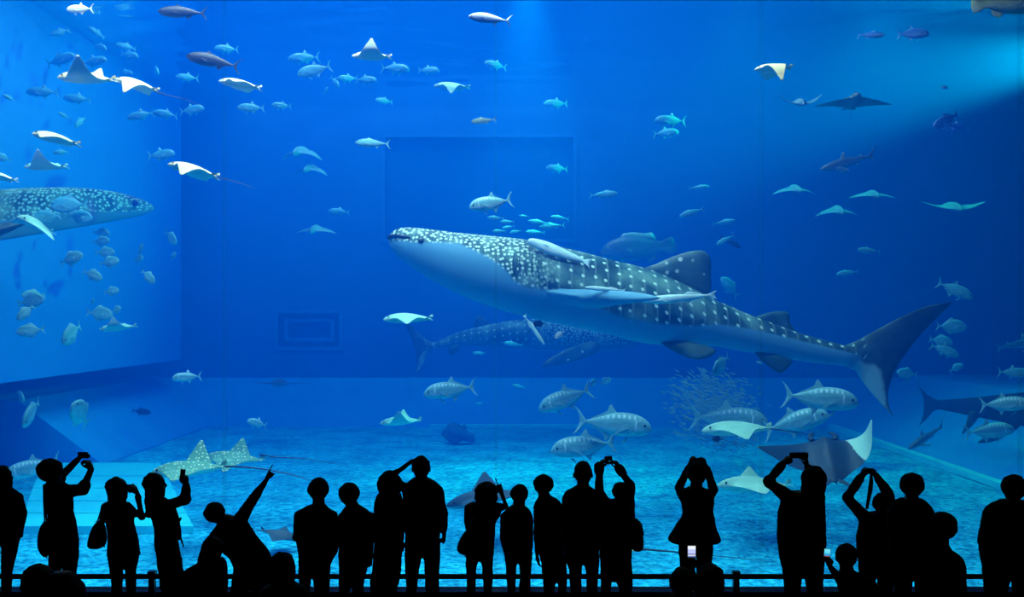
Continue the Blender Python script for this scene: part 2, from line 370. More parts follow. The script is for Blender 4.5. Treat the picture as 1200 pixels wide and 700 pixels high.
def visitor(name, label, d, head, rows, arms, legs, hair='short', face=0, tilt=0, sit=None, top='black', low='denim', skin=0, hairc=0, sleeve='long', skirt=False, group='visitors before the tank window', dep=.62, neck=True):
    s = d / F
    def W(px, py, dy=0.): return P(px, py, d + dy)
    hx, hy, rx, ry = head
    xs = (rows[0][1] + rows[0][2]) / 2
    root = empty('person', P((rows[-1][1] + rows[-1][2]) / 2, 370 + 3 * F / d, d)); root.location.z = .0 if sit is None else STEP
    tag(root, label, 'person', group)
    b = MB(); c = MB(); hr = MB(); lo = MB()
    fx = Vector((math.sin(math.radians(face)), math.cos(math.radians(face)), 0)); sx = Vector((fx.y, -fx.x, 0))
    # head: skull, jaw, nose, brow, ears, eyes
    hc = W(hx, hy, -.01); R = min(rx, 13.5) * s; Hh = ry * s
    k = Hh / .125
    T = Matrix.Rotation(math.radians(tilt), 3, 'Y')
    def hp(f, r, u): return hc + T @ (fx * f * k + sx * r * k + Vector((0, 0, u * k)))
    b.ball(hp(.0, 0, .018), .096 * k, 16, 12, (.86, 1.0, 1.0), T @ Matrix.Rotation(-math.radians(face), 3, 'Z'))
    b.ball(hp(.028, 0, -.045), .066 * k, 14, 10, (.9, 1.0, 1.05))
    b.ball(hp(.055, 0, -.085), .030 * k, 10, 8)
    limb(b, [hp(.092, 0, .012), hp(.112, 0, -.022)], [.009 * k, .014 * k], 8)
    b.ball(hp(.088, 0, -.052), .016 * k, 10, 6, (1.3, 1, .6)); b.ball(hp(.086, 0, -.066), .014 * k, 10, 6, (1.2, 1, .6))
    for q in (-1, 1):
        b.ball(hp(.080, .032 * q, .012), .014 * k, 8, 6); limb(b, [hp(.088, .012 * q, .032), hp(.078, .05 * q, .034)], [.010 * k] * 2, 8)
        b.ball(hp(-.005, .088 * q, -.012), .026 * k, 8, 6, (.45, .8, 1.2))
        b.ball(hp(.062, .045 * q, -.025), .026 * k, 8, 6)
    tt = W(xs, rows[0][0], 0)
    if neck: limb(b, [hp(-.012, 0, -.05), tt + Vector((0, 0, -.03))], [.052, .062])
    # hair
    if hair != 'none':
        hm = T @ Matrix.Rotation(-math.radians(face), 3, 'Z')
        hr.ball(hc - fx * .022 * k + Vector((0, 0, .018 * k)), 1, 22, 14, (rx * s, (Hh + rx * s) / 2 * .98, Hh - .018 * k if hair in ('bob', 'long') else Hh - .012 * k), hm if abs(tilt) > 1 else None)
    if hair == 'bob':
        loft(hr, [(hc - fx * .02 + Vector((0, 0, z)), rx * s * f, rx * s * .85 * f) for z, f in ((.02, .97), (-Hh * .40, 1.0), (-Hh * .70, .88), (-Hh * .93, .62))])
    if hair == 'long':
        x1, x2, y2 = long_hair[name]
        pz = [(hy, hx - rx, hx + rx), (hy + ry * .8, hx - rx * .98, hx + rx * .9), (y2, x1, x2)]
        loft(hr, [(W((a + e) / 2, y, -.05), (e - a) / 2 * s, .085 if i < 2 else .05) for i, (y, a, e) in enumerate(pz)])
    if hair == 'bun':
        hr.ball(hp(-.11, 0, .05), .04 * k)
    # torso: clothing follows the outline, the body lies just inside it
    def half(a): return min(max(a * dep, .085), .17)
    ro, ri = [], []
    for y, a, e in rows:
        w = (e - a) / 2 * s; ro.append((W((a + e) / 2, y), w, half(w)))
    for cc, a, dd in ro: ri.append((cc, max(a - .016, .03), max(dd - .016, .03)))
    # shoulders round off at the top, seat closes below
    if sit is not None:
        cc, a, dd = ro[-1]; zb = sit
        ro.append((Vector((cc.x, cc.y + .02, zb + .05)), a * .9, dd * 1.05)); ri.append((Vector((cc.x, cc.y + .02, zb + .07)), a * .85, dd))
    loft(c, ro); loft(b, ri)
    # arms
    for A in arms:
        pts = [W(*q) for q in A['pts']]; ra = [q * s for q in A['r']]
        limb(b, pts, [max(q - .010, .022) for q in ra[:-1]] + [max(ra[-1] - .006, .021)])
        if sleeve == 'long': limb(c, pts[:-1] + [pts[-2].lerp(pts[-1], .86)], ra[:-1] + [ra[-1] * 1.12])
        else: limb(c, pts[:-2] + [pts[-3].lerp(pts[-2], .8)], ra[:-1])
        if A.get('cuff'):
            u = pts[-2].lerp(pts[-1], A['cuff']); dr = (pts[-1] - pts[-2]).normalized() * .022
            limb(c, [u - dr, u + dr], [ra[-1] * 1.75] * 2)
        if A.get('hand'):
            al = A.get('dir'); al = Vector(al) if al else pts[-1] - pts[-2]
            hand(b, pts[-1], al, A.get('n', (0, 1, .2)), A['hand'], A.get('k', .95), A.get('ts', 1))
    # legs
    for L in legs:
        rr = [(W((a + e) / 2, y), (e - a) / 2 * s) for y, a, e in L]
        cz, w = rr[-1]
        rr = rr + ([(Vector((cz.x, cz.y - .01, .26)), w * .92), (Vector((cz.x, cz.y - .015, .10)), w * .80)] if sit is None else [])
        loft(lo, [(q, a, max(a * 1.02, .05)) for q, a in rr], 16)
        rb = [(q, max(a * .82, .035)) for q, a in rr] + [(Vector((rr[-1][0].x, rr[-1][0].y, .05)), .036)]
        loft(b, [(q, a, a * 1.02) for q, a in rb], 14)
    if sit is not None:
        cc, a, dd = ro[-1]
        for q in (-1, 1):
            hip = Vector((cc.x + q * a * .5, cc.y + .03, sit + .09)); kn = Vector((cc.x + q * a * .65, cc.y + .46, sit + .13)); an = Vector((cc.x + q * a * .6, cc.y + .44, .09 if sit < .2 else max(.09, sit - .30)))
            limb(lo, [hip, kn, an], [.085, .066, .05]); limb(b, [hip, kn, an], [.07, .052, .038])
            feet = (an.x, an.y + .05)
            f = MB(); shoe(f, an.x, an.y, an.z - .09); local(f.build('shoe', M_shoe, None, True), root)
            b.ball((an.x, an.y + .04, an.z - .03), .035)
    else:
        for L in legs:
            y, a, e = L[-1]; q = W((a + e) / 2, y)
            f = MB(); shoe(f, q.x, q.y - .015, 0); local(f.build('shoe', M_shoe, None, True), root)
            limb(b, [(q.x, q.y - .01, .06), (q.x, q.y + .14, .035)], [.034, .024])
        if legs:
            cc, a, dd = ro[-1]
            y0 = legs[0][0][0]; a0 = min(L[0][1] for L in legs); e0 = max(L[0][2] for L in legs); q = W((a0 + e0) / 2, y0)
            wq = (e0 - a0) / 2 * s
            if abs(q.z - cc.z) < .02: loft(lo, [(cc + Vector((0, 0, .14)), max(min(a, wq) - .02, .06), dd - .015), (q + Vector((0, 0, .03)), wq, half(wq)), (q + Vector((0, 0, -.02)), wq * .97, half(wq) * .9)])
            else: loft(lo, [(cc + Vector((0, 0, .03)), max(min(a, wq) - .012, .06), dd - .012), (q, wq, half(wq)), (q + Vector((0, 0, -.03)), wq * .96, half(wq) * .9)])
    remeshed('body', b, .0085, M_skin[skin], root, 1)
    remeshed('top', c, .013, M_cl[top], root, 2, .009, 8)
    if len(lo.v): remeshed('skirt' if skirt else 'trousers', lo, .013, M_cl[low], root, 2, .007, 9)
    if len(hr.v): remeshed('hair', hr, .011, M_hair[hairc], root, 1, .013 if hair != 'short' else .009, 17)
    return root
def shoe(f, x, y, z):
    pr = [(-.085, .040, .075), (-.07, .046, .10), (0, .044, .085), (.07, .048, .062), (.13, .048, .05), (.175, .036, .035), (.19, .012, .016)]
    n0 = len(f.v); seg = 12
    for dy, w, h in pr:
        for k in range(seg):
            t = 2 * PI * k / seg
            zz = math.sin(t); f.v.append(Vector((x + w * math.cos(t), y + .02 + dy, z + max(0, h * (.5 + .5 * zz)))))
    for i in range(len(pr) - 1):
        for k in range(seg):
            q = (k + 1) % seg; f.f.append((n0+i*seg+k, n0+i*seg+q, n0+(i+1)*seg+q, n0+(i+1)*seg+k))
    f.f.append(tuple(n0 + k for k in reversed(range(seg)))); f.f.append(tuple(n0 + (len(pr)-1)*seg + k for k in range(seg)))

STEP = .30
long_hair = {'A': (-13, 13, 574), 'C': (127, 147, 596), 'D': (170, 190, 606), 'U': (942, 967, 592), 'G': (316, 348, 684)}
b = MB(); b.box((-14.5, 6.6, 0), (14.5, 8.72, STEP)); struct(b.build('trim_7', M_carpet))

up = (0, 0, 1)
visitor('A', 'person in a dark jacket with hair to the shoulders, standing beside the slab', 9.5, (1, 559, 13, 14),
        [(572, -13, 14), (577, -20, 20), (588, -27, 27), (602, -29, 30), (612, -26, 28), (622, -25, 27), (631, -24, 26)],
        [dict(pts=[(22, 584, 0), (27, 604, .0), (18, 618, .14)], r=[6, 5, 3.6], hand='relax'), dict(pts=[(-20, 584, 0), (-26, 604, .0), (-12, 618, .14)], r=[6, 5, 3.6], hand='relax')],
        [[(632, 2, 23), (645, 2, 20), (668, 2, 15), (690, 2, 13)], [(632, -22, 0), (645, -19, -1), (668, -15, -1), (690, -13, -2)]], hair='long', top='navy', low='denim')
visitor('B', 'person with fluffy short hair and rolled sleeves filming with both arms raised', 9.5, (61, 553, 15, 15),
        [(564, 56, 72), (568, 51, 78), (575, 52, 83), (584, 54, 85), (600, 56, 86), (612, 57, 89), (625, 56, 91), (640, 56, 92), (652, 57, 92)],
        [dict(pts=[(78, 576, .02), (97, 574, .10), (107, 550, .12)], r=[8, 7, 4.2], hand='hold', dir=(-.55, .2, 1), n=(-1, .5, -.1), cuff=.12),
         dict(pts=[(66, 570, .12), (72, 558, .22), (90, 540, .20)], r=[7, 6.5, 4.6], hand='hold', dir=(.8, 0, .8), n=(.6, .5, -.6))],
        [[(652, 57, 73), (668, 57, 71), (690, 58, 70)], [(652, 73, 92), (668, 74, 90), (690, 76, 89)]], hair='short', face=62, top='grey', low='black', sleeve='short', skin=1)
visitor('C', 'long-haired person holding a compact camera to the eyes, handbag on the elbow', 9.6, (138, 573, 11.5, 14),
        [(587, 127, 146), (590, 121, 149), (596, 120, 155), (604, 121, 157), (612, 124, 157), (625, 126, 160), (640, 126, 163), (652, 125, 165)],
        [dict(pts=[(149, 594, 0), (166, 606, .06), (161, 579, .12)], r=[6, 4.5, 3.6], hand='hold', dir=(-.5, .1, 1), n=(-1, .3, 0), k=.85),
         dict(pts=[(124, 594, 0), (120, 611, .10), (142, 582, .20)], r=[5.5, 4.5, 3.4], hand='hold', dir=(.5, 0, .8), n=(.6, .3, -.4), k=.85)],
        [[(653, 126, 144), (668, 129, 144), (690, 131, 143)], [(653, 144, 163), (668, 147, 160), (690, 148, 159)]], hair='long', face=55, top='brown', low='black')
visitor('D', 'long-haired person with fringed shawl raising a phone in one hand', 9.5, (182, 568, 12, 14),
        [(584, 174, 192), (587, 170, 197), (594, 172, 203), (604, 176, 204), (620, 181, 206), (640, 181, 210), (655, 184, 213), (672, 186, 215), (690, 188, 217)],
        [dict(pts=[(196, 593, 0), (217, 586, .10), (218.5, 569, .14)], r=[6.5, 7.5, 5], hand='hold', dir=(-.15, .1, 1), n=(-.7, .6, 0), k=.9),
         dict(pts=[(178, 594, 0), (184, 612, .16), (196, 612, .22)], r=[6, 5, 3.5], hand='relax')],
        [[(690, 189, 202), (700, 190, 201)], [(690, 203, 216), (700, 204, 215)]], hair='long', face=60, top='wine', low='black', skirt=False, skin=1)
visitor('E', 'person leaning sideways with one arm stretched up, finger pointing at the spotted rays', 9.35, (252.5, 602, 12.5, 12.8),
        [(608, 257, 284), (612, 255, 290), (617, 252, 293), (624, 250, 298), (632, 252, 304), (640, 256, 310), (648, 262, 316), (656, 270, 320), (666, 274, 322), (676, 273, 320), (686, 271, 318)],
        [dict(pts=[(281, 610, 0), (297, 585, .06), (312.5, 562, .08)], r=[8.5, 6.2, 3.2], hand='point', dir=(.42, .05, 1), n=(.8, .5, -.3), k=.85, ts=-1),
         dict(pts=[(258, 622, 0), (243, 640, -.02), (235, 658, .03)], r=[7.5, 6.5, 4], hand='relax', k=.8)],
        [[(686, 271, 294), (700, 269, 290)], [(686, 295, 318), (700, 296, 316)]], hair='short', face=20, tilt=-28, top='black', low='denim')
visitor('I', 'short-haired person with arms folded in front, next to the one with tilted head', 9.5, (373.5, 575, 12.5, 14.5),
        [(591, 367, 380), (595, 357, 384), (599, 349, 390), (606, 345, 394), (618, 343, 397), (636, 347, 397), (648, 349, 396), (658, 350, 390), (664, 350, 387)],
        [dict(pts=[(350, 605, 0), (347, 630, .05), (368, 628, .18)], r=[6, 5, 3.6], hand='relax', n=(0, 1, 0)), dict(pts=[(390, 605, 0), (393, 634, .05), (372, 632, .18)], r=[6, 5, 3.6], hand='relax', n=(0, 1, 0))],
        [[(664, 350, 367.5), (674, 349.5, 364.5), (690, 350, 363.5)], [(664, 367.5, 388), (674, 367.5, 387), (690, 368, 386)]], top='navy', low='black')
visitor('J', 'person with tilted head gazing sideways, standing close to the arms-folded one', 9.75, (408, 580, 12.5, 14),
        [(592, 407, 422), (597, 402, 430), (603, 397.5, 435), (612, 396.5, 438), (630, 396.5, 439), (650, 396.5, 438), (664, 396.5, 436)],
        [dict(pts=[(401, 606, 0), (400, 632, .02), (404, 650, .10)], r=[5.5, 4.6, 3.4], hand='relax'), dict(pts=[(434, 606, 0), (436, 632, .02), (430, 650, .10)], r=[5.5, 4.6, 3.4], hand='relax')],
        [[(662, 397, 412.5), (676, 396.5, 411.5), (690, 397, 410)], [(662, 412, 433), (676, 412, 427.5), (690, 413, 426.5)]], face=-38, tilt=-9, top='olive', low='grey')
visitor('K', 'person in a long coat, head partly behind the raised elbow of the tall man', 9.85, (457, 567, 14.5, 15),
        [(578, 444, 470), (582, 441, 472), (592, 438.5, 474), (605, 438, 475), (630, 438, 474), (655, 437.5, 471), (672, 435, 469.5), (686, 433, 468)],
        [dict(pts=[(444, 590, 0), (443, 615, .0), (446, 636, .08)], r=[5.5, 4.6, 3.4], hand='relax'), dict(pts=[(470, 592, 0), (472, 616, .0), (469.5, 634, .04)], r=[5.5, 4.2, 3.0], hand='relax', dir=(0, .1, -1), k=.8)],
        [[(684, 434, 450), (692, 434, 449)], [(684, 451, 467), (692, 452, 466)]], hair='bob', top='black', low='black')
visitor('L', 'tall broad man scratching his head with one hand, the other arm hanging down', 9.35, (493.5, 549, 10.8, 14.5),
        [(560, 486, 502), (564, 479, 510), (568, 474, 515), (575, 471, 518), (586, 472, 518.5), (600, 474, 516.5), (620, 474, 515.5), (636, 474.5, 516), (648, 474, 516.5)],
        [dict(pts=[(514, 575, 0), (520, 602, .0), (520.5, 627, .06)], r=[5.8, 5.2, 3.2], hand='fist', dir=(-.05, .05, -1), n=(-1, .2, 0), k=.85), dict(pts=[(475, 573, 0), (460, 557, .02), (483, 540.5, .02)], r=[6.0, 4.6, 2.4], hand='flat', dir=(.9, .1, .35), n=(.2, .1, -1), k=.62)],
        [[(646, 474, 495.5), (660, 474.2, 493), (676, 475, 490), (690, 475.5, 489)], [(646, 495.5, 516.5), (660, 497, 516), (676, 497.5, 515), (690, 498.5, 514.5)]], top='grey', low='denim')
visitor('M', 'bob-haired person in short sleeves pointing upward with one finger, bag on the other hip', 9.75, (569.8, 578, 13.6, 13.5),
        [(588, 561, 580), (591, 548, 589), (596, 546, 589), (606, 547, 585), (614, 548, 580.5), (630, 546.5, 580), (646, 546, 579.5), (656, 546, 578.5)],
        [dict(pts=[(583, 595, 0), (593.5, 594, .03), (587.5, 578, .06)], r=[5, 3.8, 2.7], hand='point', dir=(-.25, .05, 1), n=(-.8, .5, 0), k=.92), dict(pts=[(549, 596, 0), (546, 611, .06), (549, 626, .16)], r=[5.0, 3.8, 3.0], hand='relax', k=.85)],
        [[(654, 546, 562), (664, 545.5, 558.5), (690, 547, 557.5)], [(654, 562, 578.5), (664, 564.5, 578), (690, 566.5, 577)]], hair='bob', sleeve='short', top='cream', low='black')
visitor('N', 'short person with round short hair and hands in front, beneath the pointing finger', 9.35, (608.5, 580, 10.6, 12.5),
        [(592, 602, 614), (596, 595, 619), (600, 590, 622), (608, 587.5, 624), (620, 586, 624.5), (632, 585.5, 624.5), (645, 589, 624.5), (656, 591, 624)],
        [dict(pts=[(591, 606, 0), (589, 630, .02), (602, 636, .14)], r=[5, 4.4, 3], hand='relax', k=.85), dict(pts=[(620, 606, 0), (621, 630, .02), (610, 636, .14)], r=[5, 4.4, 3], hand='relax', k=.85)],
        [[(654, 591, 608), (662, 592, 605.5), (690, 594.5, 604)], [(654, 607.5, 624), (662, 609, 623.5), (690, 608.5, 621.5)]], top='wine', low='denim')
visitor('O', 'person with a full bowl haircut and one arm hanging down, left of the shaven-headed man', 9.8, (636, 569, 12.3, 12.8),
        [(580, 632, 644), (584, 630, 652), (588, 627, 657), (595, 626, 660), (612, 626.5, 660), (630, 628, 660), (648, 632, 660), (660, 634, 660)],
        [dict(pts=[(630, 595, 0), (628, 624, .0), (629.5, 650, .02)], r=[5, 3.6, 2.6], hand='relax', dir=(0, .1, -1), n=(1, .2, 0), k=.78), dict(pts=[(656, 596, 0), (657, 620, .05), (648, 634, .18)], r=[5, 4, 3], hand='relax')],
        [[(660, 634.5, 651), (672, 635, 650.5), (690, 637, 650)], [(660, 651.5, 664.5), (672, 652.5, 664.5), (690, 654, 664)]], face=-25, top='brown', low='black')
visitor('Q', 'man with close-cropped head and broad shoulders in the densest knot of visitors', 9.35, (683, 556, 10.7, 15),
        [(569, 676, 691), (573, 668, 697), (577, 662, 701), (583, 659, 703), (595, 658, 704), (620, 658, 704), (640, 659, 703), (658, 661, 702)],
        [dict(pts=[(664, 585, 0), (662, 612, .0), (668, 632, .14)], r=[6, 5, 3.6], hand='relax'), dict(pts=[(699, 585, 0), (701, 612, .0), (694, 632, .14)], r=[6, 5, 3.6], hand='relax')],
        [[(656, 662, 682), (670, 667, 682), (690, 668, 681.5)], [(656, 682.5, 703), (670, 686.5, 702), (690, 687.5, 700)]], hair='short', top='black', low='grey')
visitor('R', 'person with a small backpack holding a camera high over the head with both hands', 9.75, (727, 577, 10, 12),
        [(585, 719, 735), (588, 708, 741), (594, 702, 743.5), (605, 701, 743.5), (620, 701, 743), (640, 702, 741.5), (660, 703, 740.5), (680, 703, 741)],
        [dict(pts=[(709, 591, 0), (702, 577, .10), (702.5, 549, .14)], r=[7.5, 6.3, 3.6], hand='hold', dir=(.45, .1, 1), n=(.8, .4, 0), k=.9, cuff=.97, ts=-1), dict(pts=[(738, 592, 0), (739, 569, .10), (726, 550, .14)], r=[6.5, 5.6, 3.6], hand='hold', dir=(-.5, .1, 1), n=(-.8, .4, 0), k=.9, cuff=.9)],
        [[(678, 704, 718), (690, 704, 716)], [(678, 720, 741), (690, 725, 741)]], top='navy', low='black')
visitor('S', 'person in a flared coat with both elbows out and hands before the face', 9.6, (816, 556, 12, 15),
        [(571, 808, 824), (575, 799, 834), (580, 796, 838), (590, 798, 837.5), (600, 800, 835.5), (608, 797, 837), (614, 792, 838.5), (622, 788, 841), (629, 783.5, 844.5), (634, 783, 845), (636, 786, 843)],
        [dict(pts=[(801, 583, 0), (795.5, 573, .10), (808.5, 546, .20)], r=[6.0, 5.4, 4.6], hand='hold', dir=(.3, 0, 1), n=(.7, .6, 0), k=.8, ts=-1), dict(pts=[(832, 584, 0), (836.5, 574, .10), (826.5, 547, .20)], r=[6.0, 5.4, 4.6], hand='hold', dir=(-.2, 0, 1), n=(-.7, .6, 0), k=.8)],
        [[(636, 795, 815.5), (650, 795.5, 814), (666, 797, 811.5), (690, 798, 810)], [(636, 815.5, 836), (650, 816, 835.5), (666, 815.5, 834), (690, 817, 832)]], top='black', low='black')
visitor('U', 'person with hair down the back photographing over the head, bent elbow before the manta ray', 9.5, (953, 562, 14.5, 16.5),
        [(576, 928, 962), (580, 917, 966), (590, 914.5, 967), (602, 912, 966.5), (614, 910.5, 967), (628, 910.5, 968), (642, 912, 968), (656, 914, 967), (672, 917, 965)],
        [dict(pts=[(925, 584, 0), (901, 564.5, .06), (918, 543, .12)], r=[9.5, 8, 4.8], hand='hold', dir=(.6, .1, .6), n=(.7, .5, 0), k=.85, ts=-1), dict(pts=[(958, 584, .05), (957, 567, .22), (946, 547, .16)], r=[6.5, 6, 4.8], hand='hold', dir=(-.15, .05, 1), n=(-.7, .5, 0), k=.85)],
        [[(670, 917, 941), (680, 918, 939), (690, 919, 938.5)], [(670, 941, 965), (680, 944, 964.5), (690, 945, 964)]], hair='long', top='olive', low='black')
visitor('X', 'person aiming a strapped camera high with bent arms, shoulder behind the heavy man', 9.75, (1035, 591, 13, 13.5),
        [(600, 1026, 1044), (603, 1012, 1050), (608, 1008, 1052), (616, 1006, 1053), (628, 1004, 1052), (645, 1004, 1050), (664, 1006, 1048)],
        [dict(pts=[(1012, 606, 0), (993, 583, .06), (1010, 558, .12)], r=[8, 6.8, 5], hand='hold', dir=(.45, .1, 1), n=(.8, .5, 0), k=.8, ts=-1), dict(pts=[(1048, 604, .03), (1041, 579, .12), (1027, 558, .14)], r=[7, 6.5, 4.8], hand='hold', dir=(-.5, .1, 1), n=(-.8, .5, 0), k=.8)],
        [[(662, 1006, 1027), (690, 1007, 1025)], [(662, 1028, 1048), (690, 1029, 1046)]], top='grey', low='denim')
visitor('Y', 'heavy man with thick round hair, directly behind the child with round head', 9.3, (1068, 570, 14, 15.5),
        [(584, 1057, 1080), (588, 1048, 1086), (593, 1044, 1091), (600, 1041, 1095), (612, 1040, 1096), (635, 1041, 1097), (655, 1043, 1097), (668, 1046, 1096)],
        [dict(pts=[(1047, 604, 0), (1046, 632, .0), (1056, 650, .14)], r=[6.5, 5.5, 4], hand='relax'), dict(pts=[(1090, 604, 0), (1091, 632, .0), (1082, 650, .14)], r=[6.5, 5.5, 4], hand='relax')],
        [[(666, 1046, 1070), (690, 1048, 1068)], [(666, 1071, 1096), (690, 1073, 1094)]], hair='short', top='black', low='grey')
visitor('Z', 'child with large round head of hair in front of the heavy man', 8.95, (1104, 618, 15.5, 18),
        [(638, 1096, 1111), (645, 1090, 1115), (650, 1083, 1123), (656, 1079, 1129), (664, 1077, 1131.5), (690, 1076, 1132), (715, 1078, 1130)],
        [dict(pts=[(1086, 664, 0), (1083, 690, .02), (1094, 700, .16)], r=[6, 5, 3.6], hand='relax', k=.8), dict(pts=[(1124, 664, 0), (1126, 690, .02), (1116, 700, .16)], r=[6, 5, 3.6], hand='relax', k=.8)],
        [[(714, 1079, 1103), (740, 1081, 1101)], [(714, 1105, 1129), (740, 1107, 1127)]], hair='short', top='navy', low='denim')
visitor('AA', 'broad person in a dark coat standing alone at the gravel edge, hands in pockets', 9.4, (1187, 573, 14, 16.5),
        [(586, 1176, 1198), (590, 1163, 1210), (595, 1157, 1217), (604, 1153, 1221), (618, 1150, 1225), (632, 1147, 1228), (642, 1148, 1227), (656, 1151, 1224), (670, 1153, 1221)],
        [dict(pts=[(1160, 606, 0), (1152, 634, -.02), (1162, 652, .08)], r=[7.5, 6.5, 5], hand='fist', k=.8), dict(pts=[(1214, 606, 0), (1222, 634, -.02), (1212, 652, .08)], r=[7.5, 6.5, 5], hand='fist', k=.8)],
        [[(668, 1153, 1187), (680, 1153.5, 1182), (690, 1154, 1180)], [(668, 1187, 1221), (680, 1186, 1219), (690, 1188, 1218)]], hair='short', top='brown', low='black')
sg = 'visitors seated low in front'
visitor('F', 'person seated low with bowed head beside the leaning person who points', 8.5, (250, 644, 13, 15),
        [(654, 240, 262), (659, 233, 265), (664, 224, 266), (670, 214, 266), (680, 206, 267), (700, 202, 266), (720, 204, 264)],
        [dict(pts=[(214, 688, 0), (208, 712, .1), (226, 722, .26)], r=[7, 6, 4], hand='relax'), dict(pts=[(258, 686, 0), (262, 712, .1), (246, 722, .26)], r=[7, 6, 4], hand='relax')],
        [], sit=STEP, hair='short', top='black', low='black', group=sg)
visitor('G', 'seated person with wavy hair, only head and shoulders showing below the pointing arm', 8.05, (332, 664, 14.5, 18),
        [(682, 324, 340), (687, 310, 356), (693, 304, 362), (704, 300, 365), (722, 300, 365), (745, 304, 362)],
        [dict(pts=[(308, 706, 0), (304, 732, .1), (320, 744, .26)], r=[7, 6, 4], hand='relax'), dict(pts=[(357, 706, 0), (361, 732, .1), (346, 744, .26)], r=[7, 6, 4], hand='relax')],
        [], sit=STEP, hair='long', top='olive', low='black', group=sg)
visitor('H', 'stooping seated person low in front of the two photographing women by the slab', 7.7, (46, 680, 19, 19),
        [(671, 58, 84), (674, 52, 89), (679, 42, 93), (687, 30, 98), (700, 26, 101), (730, 26, 101)],
        [dict(pts=[(36, 700, 0), (32, 735, .1), (50, 748, .26)], r=[7, 6, 4], hand='relax'), dict(pts=[(92, 700, 0), (95, 735, .1), (78, 748, .26)], r=[7, 6, 4], hand='relax')],
        [], sit=STEP, hair='bob', tilt=0, top='grey', low='black', group=sg, neck=False)
visitor('T', 'seated person holding up a phone with glowing white screen', 7.7, (799, 684, 15, 19),
        [(696, 788, 808), (699, 782, 814), (704, 776, 816), (716, 772, 816), (740, 772, 815)],
        [dict(pts=[(780, 712, 0), (776, 745, .1), (790, 755, .26)], r=[7, 6, 4], hand='relax'), dict(pts=[(811, 712, 0), (818, 694, .10), (811, 667, .16)], r=[6, 4.5, 3.2], hand='hold', dir=(0, .1, 1), n=(-.3, -.9, 0), k=.8)],
        [], sit=STEP, top='black', low='black', group=sg)
visitor('V', 'seated person with rounded hair close behind the phone holder by the rail post', 8.2, (832, 680, 16, 20),
        [(698, 826, 840), (703, 820, 850), (709, 818, 856), (722, 817, 858), (742, 820, 856)],
        [dict(pts=[(824, 714, 0), (822, 742, .1), (834, 752, .26)], r=[6, 5, 4], hand='relax'), dict(pts=[(850, 714, 0), (853, 742, .1), (842, 752, .26)], r=[6, 5, 4], hand='relax')],
        [], sit=STEP, hair='bob', top='wine', low='black', group=sg)
visitor('W', 'seated person with round head holding a phone with cyan screen near the rail', 8.35, (991, 653, 12.5, 15.5),
        [(668, 985, 1000), (672, 981, 1008), (677, 980, 1020), (686, 981, 1030), (705, 984, 1034), (735, 988, 1032)],
        [dict(pts=[(986, 682, 0), (979, 672, .14), (972.5, 664, .18)], r=[6, 4.5, 3.0], hand='hold', dir=(-.35, .0, 1), n=(-.3, -.9, 0), k=.75), dict(pts=[(1024, 696, 0), (1026, 722, .1), (1014, 734, .26)], r=[6.5, 5.5, 4], hand='relax')],
        [], sit=STEP, top='navy', low='black', group=sg)

# ---------------------------------------------------------------- things the visitors hold and wear
def bag(label, poly, d, t, strap=None, name='shoulder_bag', cat='bag', flap=True):
    cx = sum(p[0] for p in poly) / len(poly); by = max(p[1] for p in poly)
    root = empty(name, P(cx, by, d)); tag(root, label, cat)
    b = MB(); q = [P(x, y, d) for x, y in poly]; K = len(q); c0 = sum(q, Vector()) / K; rings = []
    for f, dy in ((.72, -t), (.93, -t * .8), (1, -t * .35), (1, t * .35), (.93, t * .8), (.72, t)):
        n = len(b.v); b.v += [c0 + (p - c0) * f + Vector((0, dy, 0)) for p in q]; rings.append(n)
    for r0, r1 in zip(rings[:-1], rings[1:]):
        b.f += [(r0 + i, r0 + (i+1) % K, r1 + (i+1) % K, r1 + i) for i in range(K)]
    b.f += [tuple(rings[0] + i for i in reversed(range(K))), tuple(rings[-1] + i for i in range(K))]
    o = local(b.build('body', M_bag), root); mm = o.modifiers.new('sub', 'SUBSURF'); mm.levels = mm.render_levels = 2
    o.data.polygons.foreach_set('use_smooth', [True] * len(o.data.polygons))
    for st in strap or []:
        local(MB().tube([P(x, y, d + dy) for x, y, dy in st], .008, 8).build('strap', M_bag), root)
    if flap:
        tp = min(p[1] for p in poly); h = (by - tp)
        local(MB().tube([c0 + (p - c0) * 1.0 + Vector((0, -t * .5, 0)) for p in q[:max(3, K // 2)]], .006, 6).build('piping', M_plas), root)
    return root
bag('slouchy shoulder bag on a long thin strap behind the hip of the fluffy-haired person', [(52, 611), (56, 612), (57.5, 630), (57, 654), (53, 653), (48.5, 648), (46, 640), (46.5, 626), (49, 616)], 9.32, .07, [[(52.5, 613, 0), (51.5, 590, .02), (51, 568, .08)], [(55, 613, 0), (53, 592, 0), (51.8, 568, .06)]])
bag('handbag with thin handle hanging from the elbow of the camera-holding long-haired person', [(113.5, 611), (120, 609.5), (124, 625), (124, 641), (116, 643.5), (107, 644), (103, 640.5), (105, 630), (109, 618)], 9.5, .07, [[(114, 612, 0), (117, 603, .02), (121, 592, .04)], [(120, 612, 0), (121, 602, .02), (122, 592, .04)]], 'handbag')
bag('small shoulder bag at the hip of the bob-haired pointing person', [(548, 619), (551, 628), (551, 650), (544, 651.5), (537, 648), (534.5, 643), (538, 633), (543, 625)], 9.62, .06, [[(548, 622, 0), (556, 606, -.06), (576, 592, -.1)]])
bag('compact backpack on the back of the person with camera overhead, beside the dark tail', [(740, 606), (746, 607.5), (751, 613), (753.5, 626), (754.5, 641), (751, 646.5), (744, 646.5), (738, 644)], 9.58, .09, [[(742, 610, 0), (740, 598, .02), (738, 590, .08)]], 'backpack')
